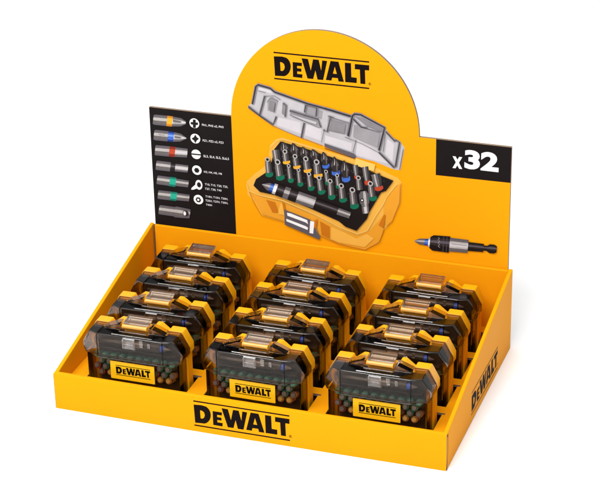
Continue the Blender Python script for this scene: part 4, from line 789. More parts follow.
 ('glasshi',2,[(-16.779,16.003),(-15.321,16.003),(-15.34,15.881),(-16.799,15.878)]),
 ('glasshi',2,[(-16.797,15.895),(-15.338,15.898),(-15.357,15.777),(-16.817,15.77)]),
 ('steelhi',2,[(-16.814,15.787),(-15.355,15.793),(-15.374,15.672),(-16.835,15.662)]),
 ('steel',2,[(-16.832,15.679),(-15.371,15.689),(-15.391,15.567),(-16.853,15.554)]),
 ('inkmid',2,[(-16.85,15.572),(-15.388,15.584),(-15.408,15.462),(-16.871,15.446)]),
 ('inkmid',2,[(-18.889,14.663),(-18.771,14.71),(-18.801,14.549),(-18.916,14.518)]),
 ('steel',2,[(-18.913,14.536),(-18.798,14.569),(-18.828,14.408),(-18.94,14.39)]),
 ('steelhi',2,[(-18.937,14.408),(-18.824,14.428),(-18.854,14.267),(-18.964,14.262)]),
 ('steelhi',2,[(-18.961,14.28),(-18.85,14.286),(-18.88,14.125),(-18.988,14.135)]),
 ('steel',2,[(-18.985,14.152),(-18.877,14.145),(-18.907,13.984),(-19.012,14.007)]),
 ('steel',2,[(-19.008,14.025),(-18.903,14.004),(-18.933,13.843),(-19.036,13.879)]),
 ('inkmid',2,[(-19.032,13.897),(-18.929,13.862),(-18.96,13.701),(-19.06,13.751)]),
 ('inkmid',2,[(-18.769,14.722),(-17.431,14.703),(-17.461,14.538),(-18.8,14.557)]),
 ('steel',2,[(-18.796,14.577),(-17.457,14.559),(-17.487,14.394),(-18.827,14.413)]),
 ('steelhi',2,[(-18.823,14.433),(-17.484,14.414),(-17.514,14.25),(-18.854,14.268)]),
 ('steelhi',2,[(-18.85,14.288),(-17.51,14.27),(-17.54,14.106),(-18.881,14.124)]),
 ('steel',2,[(-18.877,14.144),(-17.537,14.126),(-17.567,13.961),(-18.908,13.979)]),
 ('steel',2,[(-18.904,13.999),(-17.563,13.981),(-17.593,13.817),(-18.935,13.834)]),
 ('inkmid',2,[(-18.931,13.854),(-17.59,13.837),(-17.62,13.672),(-18.962,13.689)]),
 ('tealdk',2,[(-17.424,14.739),(-16.703,14.728),(-16.746,14.491),(-17.468,14.501)]),
 ('green2',2,[(-17.464,14.523),(-16.742,14.513),(-16.785,14.275),(-17.507,14.285)]),
 ('green2',2,[(-17.504,14.307),(-16.781,14.297),(-16.825,14.059),(-17.547,14.069)]),
 ('green2',2,[(-17.543,14.091),(-16.821,14.081),(-16.864,13.843),(-17.587,13.853)]),
 ('tealdk',2,[(-17.583,13.874),(-16.86,13.865),(-16.903,13.627),(-17.627,13.636)]),
 ('inkmid',2,[(-16.725,14.609),(-15.292,14.553),(-15.315,14.427),(-16.75,14.471)]),
 ('steel',2,[(-16.747,14.488),(-15.312,14.443),(-15.334,14.317),(-16.772,14.351)]),
 ('steelhi',2,[(-16.769,14.368),(-15.332,14.332),(-15.354,14.206),(-16.794,14.23)]),
 ('steelhi',2,[(-16.791,14.247),(-15.351,14.222),(-15.374,14.096),(-16.816,14.109)]),
 ('steel',2,[(-16.812,14.126),(-15.371,14.111),(-15.394,13.985),(-16.837,13.989)]),
 ('steel',2,[(-16.834,14.005),(-15.391,14.001),(-15.413,13.875),(-16.859,13.868)]),
 ('inkmid',2,[(-16.856,13.885),(-15.411,13.89),(-15.433,13.764),(-16.881,13.747)]),
 ('inkmid',2,[(-18.876,12.957),(-18.759,13.007),(-18.785,12.845),(-18.9,12.811)]),
 ('steel',2,[(-18.897,12.829),(-18.782,12.865),(-18.809,12.703),(-18.921,12.682)]),
 ('steelhi',2,[(-18.918,12.7),(-18.806,12.723),(-18.832,12.56),(-18.942,12.553)]),
 ('steelhi',2,[(-18.939,12.571),(-18.829,12.58),(-18.856,12.418),(-18.964,12.425)]),
 ('steel',2,[(-18.961,12.443),(-18.853,12.438),(-18.879,12.276),(-18.985,12.296)]),
 ('steel',2,[(-18.982,12.314),(-18.876,12.296),(-18.903,12.133),(-19.006,12.167)]),
 ('inkmid',2,[(-19.003,12.185),(-18.9,12.153),(-18.926,11.991),(-19.028,12.038)]),
 ('inkmid',2,[(-18.757,13.019),(-17.417,13.033),(-17.443,12.867),(-18.784,12.853)]),
 ('steel',2,[(-18.781,12.873),(-17.44,12.888),(-17.467,12.722),(-18.808,12.707)]),
 ('steelhi',2,[(-18.805,12.728),(-17.464,12.742),(-17.49,12.577),(-18.832,12.562)]),
 ('steelhi',2,[(-18.829,12.582),(-17.487,12.597),(-17.514,12.431),(-18.856,12.416)]),
 ('steel',2,[(-18.853,12.437),(-17.511,12.452),(-17.537,12.286),(-18.88,12.27)]),
 ('steel',2,[(-18.877,12.291),(-17.534,12.306),(-17.561,12.14),(-18.904,12.124)]),
 ('inkmid',2,[(-18.901,12.145),(-17.558,12.16),(-17.585,11.994),(-18.928,11.978)]),
 ('tealdk',2,[(-17.417,13.033),(-16.694,13.04),(-16.73,12.817),(-17.453,12.809)]),
 ('green2',2,[(-17.449,12.829),(-16.727,12.837),(-16.763,12.614),(-17.486,12.606)]),
 ('green2',2,[(-17.482,12.626),(-16.759,12.634),(-16.795,12.41),(-17.519,12.402)]),
 ('green2',2,[(-17.515,12.422),(-16.792,12.431),(-16.828,12.207),(-17.552,12.198)]),
 ('tealdk',2,[(-17.548,12.219),(-16.825,12.227),(-16.86,12.003),(-17.585,11.994)]),
 ('inkmid',2,[(-16.708,12.956),(-15.273,12.935),(-15.293,12.808),(-16.73,12.817)]),
 ('steel',2,[(-16.727,12.835),(-15.29,12.824),(-15.31,12.697),(-16.749,12.696)]),
 ('steelhi',2,[(-16.747,12.713),(-15.308,12.713),(-15.328,12.586),(-16.769,12.574)]),
 ('steelhi',2,[(-16.766,12.591),(-15.325,12.602),(-15.345,12.475),(-16.788,12.453)]),
 ('steel',2,[(-16.786,12.47),(-15.343,12.49),(-15.362,12.363),(-16.808,12.331)]),
 ('steel',2,[(-16.805,12.348),(-15.36,12.379),(-15.38,12.252),(-16.827,12.209)]),
 ('inkmid',2,[(-16.825,12.226),(-15.378,12.268),(-15.397,12.141),(-16.847,12.087)]),
 ('inkmid',2,[(-18.843,11.204),(-18.721,11.275),(-18.753,11.104),(-18.871,11.056)]),
 ('steel',2,[(-18.867,11.074),(-18.749,11.125),(-18.781,10.954),(-18.895,10.926)]),
 ('steelhi',2,[(-18.892,10.945),(-18.777,10.975),(-18.81,10.804),(-18.92,10.797)]),
 ('steelhi',2,[(-18.917,10.815),(-18.806,10.825),(-18.838,10.654),(-18.945,10.667)]),
 ('steel',2,[(-18.941,10.685),(-18.834,10.675),(-18.867,10.503),(-18.969,10.537)]),
 ('steel',2,[(-18.966,10.555),(-18.863,10.524),(-18.895,10.353),(-18.994,10.407)]),
 ('inkmid',2,[(-18.99,10.425),(-18.891,10.374),(-18.924,10.202),(-19.018,10.277)]),
 ('inkmid',2,[(-18.716,11.299),(-17.094,11.277),(-17.127,11.098),(-18.75,11.121)]),
 ('steel',2,[(-18.746,11.143),(-17.123,11.12),(-17.156,10.942),(-18.779,10.964)]),
 ('steelhi',2,[(-18.775,10.986),(-17.152,10.964),(-17.185,10.785),(-18.809,10.807)]),
 ('steelhi',2,[(-18.805,10.829),(-17.181,10.807),(-17.214,10.628),(-18.839,10.65)]),
 ('steel',2,[(-18.835,10.672),(-17.21,10.65),(-17.243,10.471),(-18.869,10.493)]),
 ('steel',2,[(-18.865,10.515),(-17.239,10.493),(-17.272,10.314),(-18.898,10.335)]),
 ('inkmid',2,[(-18.894,10.357),(-17.268,10.336),(-17.301,10.157),(-18.928,10.178)]),
 ('inkmid',2,[(-17.094,11.277),(-16.824,11.37),(-16.863,11.161),(-17.127,11.098)]),
 ('steel',2,[(-17.123,11.12),(-16.858,11.187),(-16.897,10.977),(-17.156,10.942)]),
 ('steelhi',2,[(-17.152,10.964),(-16.892,11.003),(-16.931,10.793),(-17.185,10.785)]),
 ('steelhi',2,[(-17.181,10.807),(-16.926,10.819),(-16.965,10.609),(-17.214,10.628)]),
 ('steel',2,[(-17.21,10.65),(-16.96,10.635),(-16.999,10.425),(-17.243,10.471)]),
 ('steel',2,[(-17.239,10.493),(-16.994,10.451),(-17.033,10.241),(-17.272,10.314)]),
 ('inkmid',2,[(-17.268,10.336),(-17.028,10.267),(-17.067,10.057),(-17.301,10.157)]),
 ('inkmid',2,[(-16.824,11.37),(-15.407,11.253),(-15.439,11.075),(-16.863,11.161)]),
 ('steel',2,[(-16.858,11.187),(-15.435,11.097),(-15.467,10.919),(-16.897,10.977)]),
 ('steelhi',2,[(-16.892,11.003),(-15.463,10.941),(-15.496,10.762),(-16.931,10.793)]),
 ('steelhi',2,[(-16.926,10.819),(-15.492,10.784),(-15.524,10.606),(-16.965,10.609)]),
 ('steel',2,[(-16.96,10.635),(-15.52,10.628),(-15.553,10.449),(-16.999,10.425)]),
 ('steel',2,[(-16.994,10.451),(-15.549,10.471),(-15.581,10.293),(-17.033,10.241)]),
 ('inkmid',2,[(-17.028,10.267),(-15.577,10.315),(-15.609,10.136),(-17.067,10.057)]),
 ('inkmid',2,[(-15.407,11.253),(-15.236,11.202),(-15.266,11.039),(-15.439,11.075)]),
 ('steel',2,[(-15.435,11.097),(-15.262,11.059),(-15.292,10.897),(-15.467,10.919)]),
 ('steelhi',2,[(-15.463,10.941),(-15.288,10.917),(-15.318,10.754),(-15.496,10.762)]),
 ('steelhi',2,[(-15.492,10.784),(-15.314,10.774),(-15.343,10.611),(-15.524,10.606)]),
 ('steel',2,[(-15.52,10.628),(-15.34,10.631),(-15.369,10.468),(-15.553,10.449)]),
 ('steel',2,[(-15.549,10.471),(-15.366,10.488),(-15.395,10.326),(-15.581,10.293)]),
 ('inkmid',2,[(-15.577,10.315),(-15.392,10.346),(-15.421,10.182),(-15.609,10.136)]),
 ('ink2',3,[(-15.474,10.724),(-15.5,10.853),(-15.572,10.962),(-15.681,11.034),(-15.81,11.06),(-15.939,11.034),(-16.048,10.962),(-16.12,10.853),(-16.146,10.724),(-16.12,10.595),(-16.048,10.486),(-15.939,10.414),(-15.81,10.388),(-15.681,10.414),(-15.572,10.486),(-15.5,10.595)]),
 ('white',4,[(-15.758,10.71),(-15.779,10.833),(-15.837,10.923),(-15.915,10.956),(-15.993,10.923),(-16.051,10.833),(-16.072,10.71),(-16.051,10.587),(-15.993,10.497),(-15.915,10.464),(-15.837,10.497),(-15.779,10.587)]),
 ('white',2,[(-13.812,21.2),(-13.826,21.322),(-13.867,21.438),(-13.932,21.542),(-14.019,21.629),(-14.123,21.694),(-14.239,21.735),(-14.361,21.749),(-14.483,21.735),(-14.599,21.694),(-14.703,21.629),(-14.79,21.542),(-14.855,21.438),(-14.896,21.322),(-14.91,21.2),(-14.896,21.078),(-14.855,20.962),(-14.79,20.858),(-14.703,20.771),(-14.599,20.706),(-14.483,20.665),(-14.361,20.651),(-14.239,20.665),(-14.123,20.706),(-14.019,20.771),(-13.932,20.858),(-13.867,20.962),(-13.826,21.078)]),
 ('black',3,[(-14.498,21.632),(-14.184,21.645),(-14.187,21.332),(-13.929,21.339),(-13.94,21.08),(-14.199,21.05),(-14.214,20.712),(-14.518,20.711),(-14.514,21.048),(-14.76,21.065),(-14.748,21.324),(-14.501,21.33)]),
 ('white',2,[(-13.777,19.483),(-13.791,19.605),(-13.832,19.721),(-13.897,19.825),(-13.984,19.912),(-14.088,19.977),(-14.204,20.018),(-14.326,20.032),(-14.448,20.018),(-14.564,19.977),(-14.668,19.912),(-14.755,19.825),(-14.82,19.721),(-14.861,19.605),(-14.875,19.483),(-14.861,19.361),(-14.82,19.245),(-14.755,19.141),(-14.668,19.054),(-14.564,18.989),(-14.448,18.948),(-14.326,18.934),(-14.204,18.948),(-14.088,18.989),(-13.984,19.054),(-13.897,19.141),(-13.832,19.245),(-13.791,19.361)]),
 ('black',3,[(-14.304,19.97),(-14.147,19.695),(-13.896,19.521),(-14.164,19.309),(-14.337,18.973),(-14.482,19.272),(-14.744,19.445),(-14.464,19.658)]),
 ('white',2,[(-13.777,17.704),(-13.791,17.824),(-13.831,17.937),(-13.895,18.039),(-13.98,18.124),(-14.082,18.188),(-14.195,18.228),(-14.315,18.242),(-14.435,18.228),(-14.548,18.188),(-14.65,18.124),(-14.735,18.039),(-14.799,17.937),(-14.839,17.824),(-14.853,17.704),(-14.839,17.584),(-14.799,17.471),(-14.735,17.369),(-14.65,17.284),(-14.548,17.22),(-14.435,17.18),(-14.315,17.166),(-14.195,17.18),(-14.082,17.22),(-13.98,17.284),(-13.895,17.369),(-13.831,17.471),(-13.791,17.584)]),
 ('black',3,[(-14.877,17.774),(-13.746,17.795),(-13.752,17.658),(-14.884,17.637)]),
 ('white',2,[(-13.778,15.9),(-13.792,16.02),(-13.832,16.133),(-13.896,16.235),(-13.981,16.32),(-14.083,16.384),(-14.196,16.424),(-14.316,16.438),(-14.436,16.424),(-14.549,16.384),(-14.651,16.32),(-14.736,16.235),(-14.8,16.133),(-14.84,16.02),(-14.854,15.9),(-14.84,15.78),(-14.8,15.667),(-14.736,15.565),(-14.651,15.48),(-14.549,15.416),(-14.436,15.376),(-14.316,15.362),(-14.196,15.376),(-14.083,15.416),(-13.981,15.48),(-13.896,15.565),(-13.832,15.667),(-13.792,15.78)]),
 ('black',3,[(-14.014,15.9),(-14.165,16.162),(-14.467,16.162),(-14.618,15.9),(-14.467,15.638),(-14.165,15.638)]),
 ('white',2,[(-13.76,14.228),(-13.774,14.373),(-13.814,14.508),(-13.878,14.624),(-13.961,14.713),(-14.059,14.769),(-14.163,14.788),(-14.267,14.769),(-14.365,14.713),(-14.448,14.624),(-14.512,14.508),(-14.552,14.373),(-14.566,14.228),(-14.552,14.083),(-14.512,13.948),(-14.448,13.832),(-14.365,13.743),(-14.267,13.687),(-14.163,13.668),(-14.059,13.687),(-13.961,13.743),(-13.878,13.832),(-13.814,13.948),(-13.774,14.083)]),
 ('black',4,[(-13.903,14.267),(-13.933,14.413),(-14.015,14.519),(-14.127,14.558),(-14.239,14.519),(-14.321,14.413),(-14.351,14.267),(-14.321,14.121),(-14.239,14.015),(-14.127,13.976),(-14.015,14.015),(-13.933,14.121)]),
 ('white',3,[(-14.527,14.24),(-15.004,13.776),(-15.036,13.575),(-14.783,13.607),(-14.317,13.827)]),
 ('white',2,[(-13.735,12.509),(-13.749,12.631),(-13.79,12.747),(-13.855,12.851),(-13.942,12.938),(-14.046,13.003),(-14.162,13.044),(-14.284,13.058),(-14.406,13.044),(-14.522,13.003),(-14.626,12.938),(-14.713,12.851),(-14.778,12.747),(-14.819,12.631),(-14.833,12.509),(-14.819,12.387),(-14.778,12.271),(-14.713,12.167),(-14.626,12.08),(-14.522,12.015),(-14.406,11.974),(-14.284,11.96),(-14.162,11.974),(-14.046,12.015),(-13.942,12.08),(-13.855,12.167),(-13.79,12.271),(-13.749,12.387)]),
 ('black',3,[(-13.97,12.509),(-14.127,12.781),(-14.441,12.781),(-14.598,12.509),(-14.441,12.237),(-14.127,12.237)]),
 ('white',4,[(-14.15,12.509),(-14.175,12.588),(-14.242,12.637),(-14.326,12.637),(-14.393,12.588),(-14.418,12.509),(-14.393,12.43),(-14.326,12.381),(-14.242,12.381),(-14.175,12.43)]),
]
GLYPHS = {'D': [(0.0023, 0.8511), (0.0894, 0.8753), (0.1359, 0.8432), (0.1547, 0.7919), (0.1689, 0.7173), (0.1777, 0.6256), (0.1802, 0.5233), (0.1764, 0.4184), (0.1665, 0.3192), (0.1512, 0.2333), (0.1317, 0.1673), (0.1094, 0.1266), (0.0098, 0.1063)], 'Dh': [(0.0678, 0.6574), (0.0879, 0.6456), (0.1087, 0.596), (0.1164, 0.4844), (0.1073, 0.3735), (0.0911, 0.3214), (0.0708, 0.3214)], 'E': [(0.2004, 0.7063), (0.2996, 0.7088), (0.2967, 0.5782), (0.2471, 0.575), (0.2466, 0.4869), (0.292, 0.4848), (0.2914, 0.366), (0.247, 0.3645), (0.2475, 0.2689), (0.3025, 0.2707), (0.2997, 0.1277), (0.2012, 0.1327)], 'W': [(0.2952, 0.886), (0.3635, 0.8807), (0.3908, 0.453), (0.4159, 0.8885), (0.4757, 0.8914), (0.5001, 0.494), (0.5122, 0.8821), (0.5644, 0.8785), (0.5197, 0.1348), (0.4599, 0.1313), (0.4392, 0.4712), (0.4146, 0.133), (0.3546, 0.1334)], 'A': [(0.5989, 0.8914), (0.6822, 0.8917), (0.7374, 0.1455), (0.68, 0.1427), (0.673, 0.2657), (0.6145, 0.2625), (0.6057, 0.1448), (0.5471, 0.1491)], 'Ah': [(0.6431, 0.6881), (0.663, 0.422), (0.6234, 0.4223)], 'L': [(0.7476, 0.8857), (0.8119, 0.8867), (0.8149, 0.3578), (0.871, 0.356), (0.8706, 0.1544), (0.7499, 0.1462)], 'T': [(0.8512, 0.8711), (0.9998, 0.8775), (0.9996, 0.6774), (0.9563, 0.6763), (0.9598, 0.1466), (0.908, 0.1459), (0.9025, 0.6749), (0.8508, 0.6745)], 'R': [(0.9951, 0.2212)]}

# ------------------------------------------------------------------ the surface it stands on
mb = MB(); R = 900
mb.add([(-R, -R, 0), (R, -R, 0), (R, R, 0), (-R, R, 0)], [(0, 1, 2, 3)], 'floor')
o = mb.build('floor', smooth=False); o['kind'] = 'structure'

# ------------------------------------------------------------------ the cardboard display
X, YB = 20.0, 25.3
Z0 = .02
disp = thing('display_box', 'yellow cardboard counter display with printed rounded header standing open behind its tray', 'display box', (0, 0, 0))
# front wall, folded over at the top
mb = MB()
prof = [(0, Z0), (.0, 3.80), (.05, 3.90), (.16, 3.95), (.42, 3.95), (.52, 3.90), (.56, 3.8), (.56, Z0)]
bow = lambda x: -.13*math.cos(x/X*math.pi/2)
NX = 32; xs_ = [-X+.03+(2*X-.06)*i/NX for i in range(NX+1)]; n = len(prof)
rows = [[(x, y+bow(x), z) for y, z in prof] for x in xs_]
for a, c in zip(rows[:-1], rows[1:]):
    for i in range(n): mb.add([a[i], c[i], c[(i+1) % n], a[(i+1) % n]], [(0, 1, 2, 3)], 'card')
mb.add(rows[0], [list(range(n))], 'edge'); mb.add(rows[-1], [list(range(n))[::-1]], 'edge')
mb.box(-X-.02, -X+.05, .02, .40, Z0, 3.84, 'edge')
fw = mb.build('front_wall', disp)
mb = MB(); wordmark(mb, lambda a, b: (-5.17+a, bow(5)-.012, .70+b), 9.79, 2.68); mb.build('logo', fw, smooth=False, merge=False)
# side walls
for sx in (-1, 1):
    mb = MB()
    xi, xo = (X-.42, X) if sx > 0 else (-X, -X+.42)
    zf, zb = 3.94, 9.14
    y0 = .16
    pr = [(y0, Z0), (YB, Z0), (YB, zb), (y0, zf)]
    mb.prism(pr, xi, xo, 'card', axis='x')
    o = mb.build('side_wall', disp, bevel=.10, seg=3)
    if sx > 0:
        m2 = MB(); tz = lambda a, b: (X+.004, 9.08+a, .99+b-.028*a)
        wordmark(m2, tz, 10.45, 2.40); m2.build('logo', o, smooth=False, merge=False)
        # the tuck slit at the corner with its two round nicks
        m3 = MB(); path = [(.30, 3.72), (.36, 3.2), (.40, 2.4), (.36, 1.5), (.24, .7), (.12, .12)]
        for (a, b), (c, d) in zip(path[:-1], path[1:]): m3.add([(X+.006, a-.05, b), (X+.006, a+.05, b), (X+.006, c+.05, d), (X+.006, c-.05, d)], [(0, 1, 2, 3)], 'logo')
        for cy, cz, r in ((.27, 3.72, .14), (.14, .16, .12)): flat(m3, [(cy+r*math.cos(t*math.pi/6), cz+r*math.sin(t*math.pi/6)) for t in range(12)], lambda a, b: (X+.007, a, b), 'logo')
        m3.build('tuck_slit', o, smooth=False, merge=False)
# back wall of the tray
mb = MB(); mb.box(-X+.62, X-.43, YB-.42, YB-.02, Z0, 9.02, 'card'); o = mb.build('back_wall', disp, bevel=.07)
mb = MB(); mb.box(-X+.43, -X+.58, YB-.40, YB-.04, 2.4, 8.98, 'kraft'); mb.build('board_edge', o)
# bottom
mb = MB(); mb.box(-X+.45, X-.45, .58, YB-.45, .03, .2, 'kraft'); mb.build('bottom', disp, smooth=False)
# insert with twelve cut-outs
COLX = (-12.5, 0, 12.5); PITCH = 5.72
xb = sorted({-X+.43, X-.43} | {c+s for c in COLX for s in (-5.35, 5.35)} | {c+5.62 for c in COLX})
yb = sorted({.57, YB-.43} | {k*PITCH+s for k in range(4) for s in (1.9, 6.15, 6.42)})
def is_hole(x, y):
    for c in COLX:
        for k in range(4):
            if c-5.35 < x < c+5.35 and k*PITCH+1.9 < y < k*PITCH+6.42: return True
            if c-5.35 < x < c+5.62 and k*PITCH+6.15 < y < k*PITCH+6.42: return True
    return False
mb = MB(); zt_, zb_ = 2.32, 2.06
cells = {(i, j): not is_hole((xb[i]+xb[i+1])/2, (yb[j]+yb[j+1])/2) for i in range(len(xb)-1) for j in range(len(yb)-1)}
for (i, j), on in cells.items():
    if not on: continue
    x0, x1, y0, y1 = xb[i], xb[i+1], yb[j], yb[j+1]
    mb.add([(x0, y0, zt_), (x1, y0, zt_), (x1, y1, zt_), (x0, y1, zt_)], [(0, 1, 2, 3)], 'card')
    mb.add([(x0, y0, zb_), (x1, y0, zb_), (x1, y1, zb_), (x0, y1, zb_)], [(3, 2, 1, 0)], 'kraft')
    for di, dj, a, b in ((-1, 0, (x0, y1), (x0, y0)), (1, 0, (x1, y0), (x1, y1)), (0, -1, (x0, y0), (x1, y0)), (0, 1, (x1, y1), (x0, y1))):
        if not cells.get((i+di, j+dj), False):
            mb.add([(*a, zb_), (*b, zb_), (*b, zt_), (*a, zt_)], [(0, 1, 2, 3)], 'edge')
mb.build('insert', disp, smooth=False)
# header card
HY = 25.36; HX = 19.46; HZ = 22.42
mb = MB()
dome = [(-.15+10.1*math.cos(math.radians(a)), HZ+10.28*math.sin(math.radians(a))) for a in [180*i/64 for i in range(65)]]
prof = [(-HX, Z0), (HX, Z0), (HX, HZ)] + dome + [(-HX, HZ)]
mb.prism(prof, HY, HY+.34, 'card', side='edge', back='kraft')
hd = mb.build('header_card', disp, smooth=False)
def hp(layer): return lambda a, b: (a, HY-.004-layer*.003, b)
mb = MB(); flat(mb, [(-HX+.003, 8.9), (-10.15, 8.93), (-10.25, HZ-.003), (-HX+.003, HZ-.003)], hp(0), 'panel'); mb.build('black_panel', hd, smooth=False, merge=False)
mb = MB(); flat(mb, [(11.72, 18.5), (HX-.003, 18.6), (HX-.003, HZ-.003), (11.72, HZ-.003)], hp(0), 'panel'); bp2 = mb.build('black_panel', hd, smooth=False, merge=False)
mb = MB()
text_faces(mb, 'x', hp(2), 13.45, 20.14, 1.02, 'white', height=1.28, offset=.035)
text_faces(mb, '32', hp(2), 14.68, 20.62, 3.52, 'white', height=2.08, offset=.045)
mb.build('lettering', hd, smooth=False, merge=False)
mb = MB(); wordmark(mb, lambda a, b: (-5.405+a, HY-.005, 27.08+b), 10.125, 2.80); mb.build('logo', hd, smooth=False, merge=False)
def stroke_poly(w, pts):
    n = len(pts); L = []; Rr = []
    for i, p in enumerate(pts):
        a = Vector(pts[max(0, i-1)]); b = Vector(pts[min(n-1, i+1)]); d = (b-a)
        d = d.normalized() if d.length else Vector((1, 0)); nn = Vector((-d.y, d.x))*w/2
        L.append((p[0]+nn.x, p[1]+nn.y)); Rr.append((p[0]-nn.x, p[1]-nn.y))
    return L, Rr
pics = {'case_picture': MB(), 'bit_chart': MB(), 'holder_picture': MB()}
order = sorted(range(len(PRINTS)), key=lambda i: PRINTS[i][1])
for rank, pi in enumerate(order):
    c, l, g = PRINTS[pi]; l = rank*.14+.5
    pts = g[2] if g[0] == 's' else g; x = pts[0][0]
    mb = pics['bit_chart' if x < -10.2 else 'holder_picture' if x > 10.3 else 'case_picture']
    if g[0] == 's':
        L_, R_ = stroke_poly(g[1], pts)
        for i in range(len(L_)-1): mb.add([hp(l)(*q) for q in (L_[i], L_[i+1], R_[i+1], R_[i])], [(0, 1, 2, 3)], c)
    else: flat(mb, pts, hp(l), c)
for t, x, z, w in TEXTS: text_faces(pics['bit_chart'], t, hp(3), x, z, w, 'white', offset=.004)
for k, mb in pics.items(): mb.build(k, hd, smooth=False, merge=False)

# ------------------------------------------------------------------ one bit case
proto = thing('bit_case', 'x', 'bit case', group='bit cases standing in the display tray')
B0 = .25                                         # underside of a standing case
def mir(half): return half + [(-x, z) for x, z in half[::-1]]
half = [(0, 7.9), (1.55, 7.9), (1.62, 8.32), (2.1, 8.34), (2.95, 7.66), (3.15, 8.05), (4.55, 8.05), (5.3, 6.65), (5.3, 5.85), (5.06, 5.5), (5.06, .9), (4.5, B0), (0, B0)]
mb = MB(); mb.prism(half[1:-1]+[(-x, z) for x, z in half[1:-1][::-1]], 4.45, 5.6, 'yplastic')
base = mb.build('base', proto, bevel=.10, seg=3)
# inner lip of the base: a ring standing forward inside the lid
mb = MB()
lo = [(4.3, 7.7), (4.98, 6.55), (4.98, 5.8), (4.66, 5.5), (4.66, .95), (4.25, .5)]
lo = lo+[(-x, z) for x, z in lo[::-1]]
li = [(x*.945, .12+(z-.1)*.965+.02) for x, z in lo]
n = len(lo)
for i in range(n):
    j = (i+1) % n
    a, b, c, d = lo[i], lo[j], li[j], li[i]
    mb.add([(a[0], 4.0, a[1]), (b[0], 4.0, b[1]), (c[0], 4.0, c[1]), (d[0], 4.0, d[1])], [(0, 1, 2, 3)], 'yplastic')
    mb.add([(a[0], 4.0, a[1]), (b[0], 4.0, b[1]), (b[0], 4.46, b[1]), (a[0], 4.46, a[1])], [(0, 1, 2, 3)], 'yplastic')
    mb.add([(d[0], 4.0, d[1]), (c[0], 4.0, c[1]), (c[0], 4.46, c[1]), (d[0], 4.46, d[1])], [(0, 1, 2, 3)], 'yplastic')
mb.build('inner_lip', base)
# black insert
mb = MB(); mb.prism([(-4.2, .75), (4.2, .75), (4.25, 5.6), (4.55, 6.3), (4.05, 7.46), (-4.05, 7.46), (-4.55, 6.3), (-4.25, 5.6)], 4.05, 4.44, 'black_pl')
for z in (5.75,): mb.box(-4.2, 4.2, 3.3, 4.05, z-.06, z+.06, 'black_pl')
mb.build('bit_rack', base, bevel=.05)
# lid: lower shell and the deeper upper shell
def yf(x, y, k=.62): return y + max(0, (abs(x)-3.45))/1.7*k
def shell(mb, path, closed, yback, yfront, m, k, bv=.12, ledge=(), em='lidedge'):
    """path: outline in x,z ; rings step round the front edge; ledge: outline edges that only reach a little way back"""
    cz = sum(z for _, z in path)/len(path)
    def inset(p, d):
        sx = 1-d/max(.1, abs(p[0])) if abs(p[0]) > 1 else 1
        return (p[0]*sx, cz+(p[1]-cz)*(1-d/max(1.3, abs(p[1]-cz))))
    R_ = [[(q[0], yf(q[0], y, k) if y != yback else y, q[1]) for q in (inset(p, d) for p in path)] for d, y in ((0, yback), (0, yfront+bv), (bv*.3, yfront+bv*.3), (bv, yfront))]
    n = len(path)
    for q, (a, b) in enumerate(zip(R_[:-1], R_[1:])):
        for i in range(n if closed else n-1):
            j = (i+1) % n
            if q == 0 and i in ledge:
                mb.add([(a[i][0], b[i][1]+.28, a[i][2]), (a[j][0], b[j][1]+.28, a[j][2]), b[j], b[i]], [(0, 1, 2, 3)], m)
            else: mb.add([a[i], a[j], b[j], b[i]], [(0, 1, 2, 3)], m if q == 0 else em)
    return R_[-1]
mb = MB()
up = [(-5.02, 5.45), (-5.3, 5.95), (-5.3, 6.5), (-4.45, 8.0), (-3.45, 8.0), (3.45, 8.0), (4.45, 8.0), (5.3, 6.5), (5.3, 5.95), (5.02, 5.45), (3.45, 5.45), (-3.45, 5.45)]
# rounded outline of the upper shell
f = shell(mb, up, True, 4.44, 1.95, 'lid', .62, ledge=(9, 10, 11))
mb.add([f[i] for i in (0, 1, 2, 3, 4, 11)], [(0, 1, 2, 3, 4, 5)], 'lid')
mb.add([f[i] for i in (4, 5, 10, 11)], [(0, 1, 2, 3)], 'lid')
mb.add([f[i] for i in (5, 6, 7, 8, 9, 10)], [(0, 1, 2, 3, 4, 5)], 'lid')
lid = mb.build('lid', proto, solid=.11, smooth='edges')
mb = MB()
lw = [(4.86, 5.44), (4.86, .95), (4.4, .4), (3.45, .4), (-3.45, .4), (-4.4, .4), (-4.86, .95), (-4.86, 5.44)]
f = shell(mb, lw, False, 4.44, 2.22, 'lidlow', .3, em='liddark')
t = len(f)
a, b = f[3], f[4]; topR = (3.45, yf(3.45, 2.22, .3), f[0][2]); topL = (-3.45, topR[1], f[0][2])
mb.add([f[0], f[1], f[2], f[3], topR], [(0, 1, 2, 3, 4)], 'lidlow')
mb.add([topR, f[3], f[4], topL], [(0, 1, 2, 3)], 'lidlow')
mb.add([topL, f[4], f[5], f[6], f[7]], [(0, 1, 2, 3, 4)], 'lidlow')
mb.build('lid_lower_shell', lid, solid=.09, smooth='edges')
# dark seams and moulded lines of the lid
mb = MB()
for sx in (-1, 1):
    mb.box(sx*3.45-.045, sx*3.45+.045, 1.915, 1.97, 5.5, 7.95, 'liddark')
    mb.prism([(sx*3.5, 2.06), (sx*4.38, 2.36), (sx*4.38, 3.7), (sx*3.5, 3.7)], 8.005, 8.05, 'lidedge', axis='z')
    mb.prism([(sx*3.42, 2.02), (sx*3.5, 2.02), (sx*3.5, 3.7), (sx*3.42, 3.7)], 8.005, 8.09, 'lidedge', axis='z')
mb.box(-3.4, 3.4, 1.93, 2.0, 5.38, 5.46, 'lidedge')
mb.build('lid_ribs', lid)
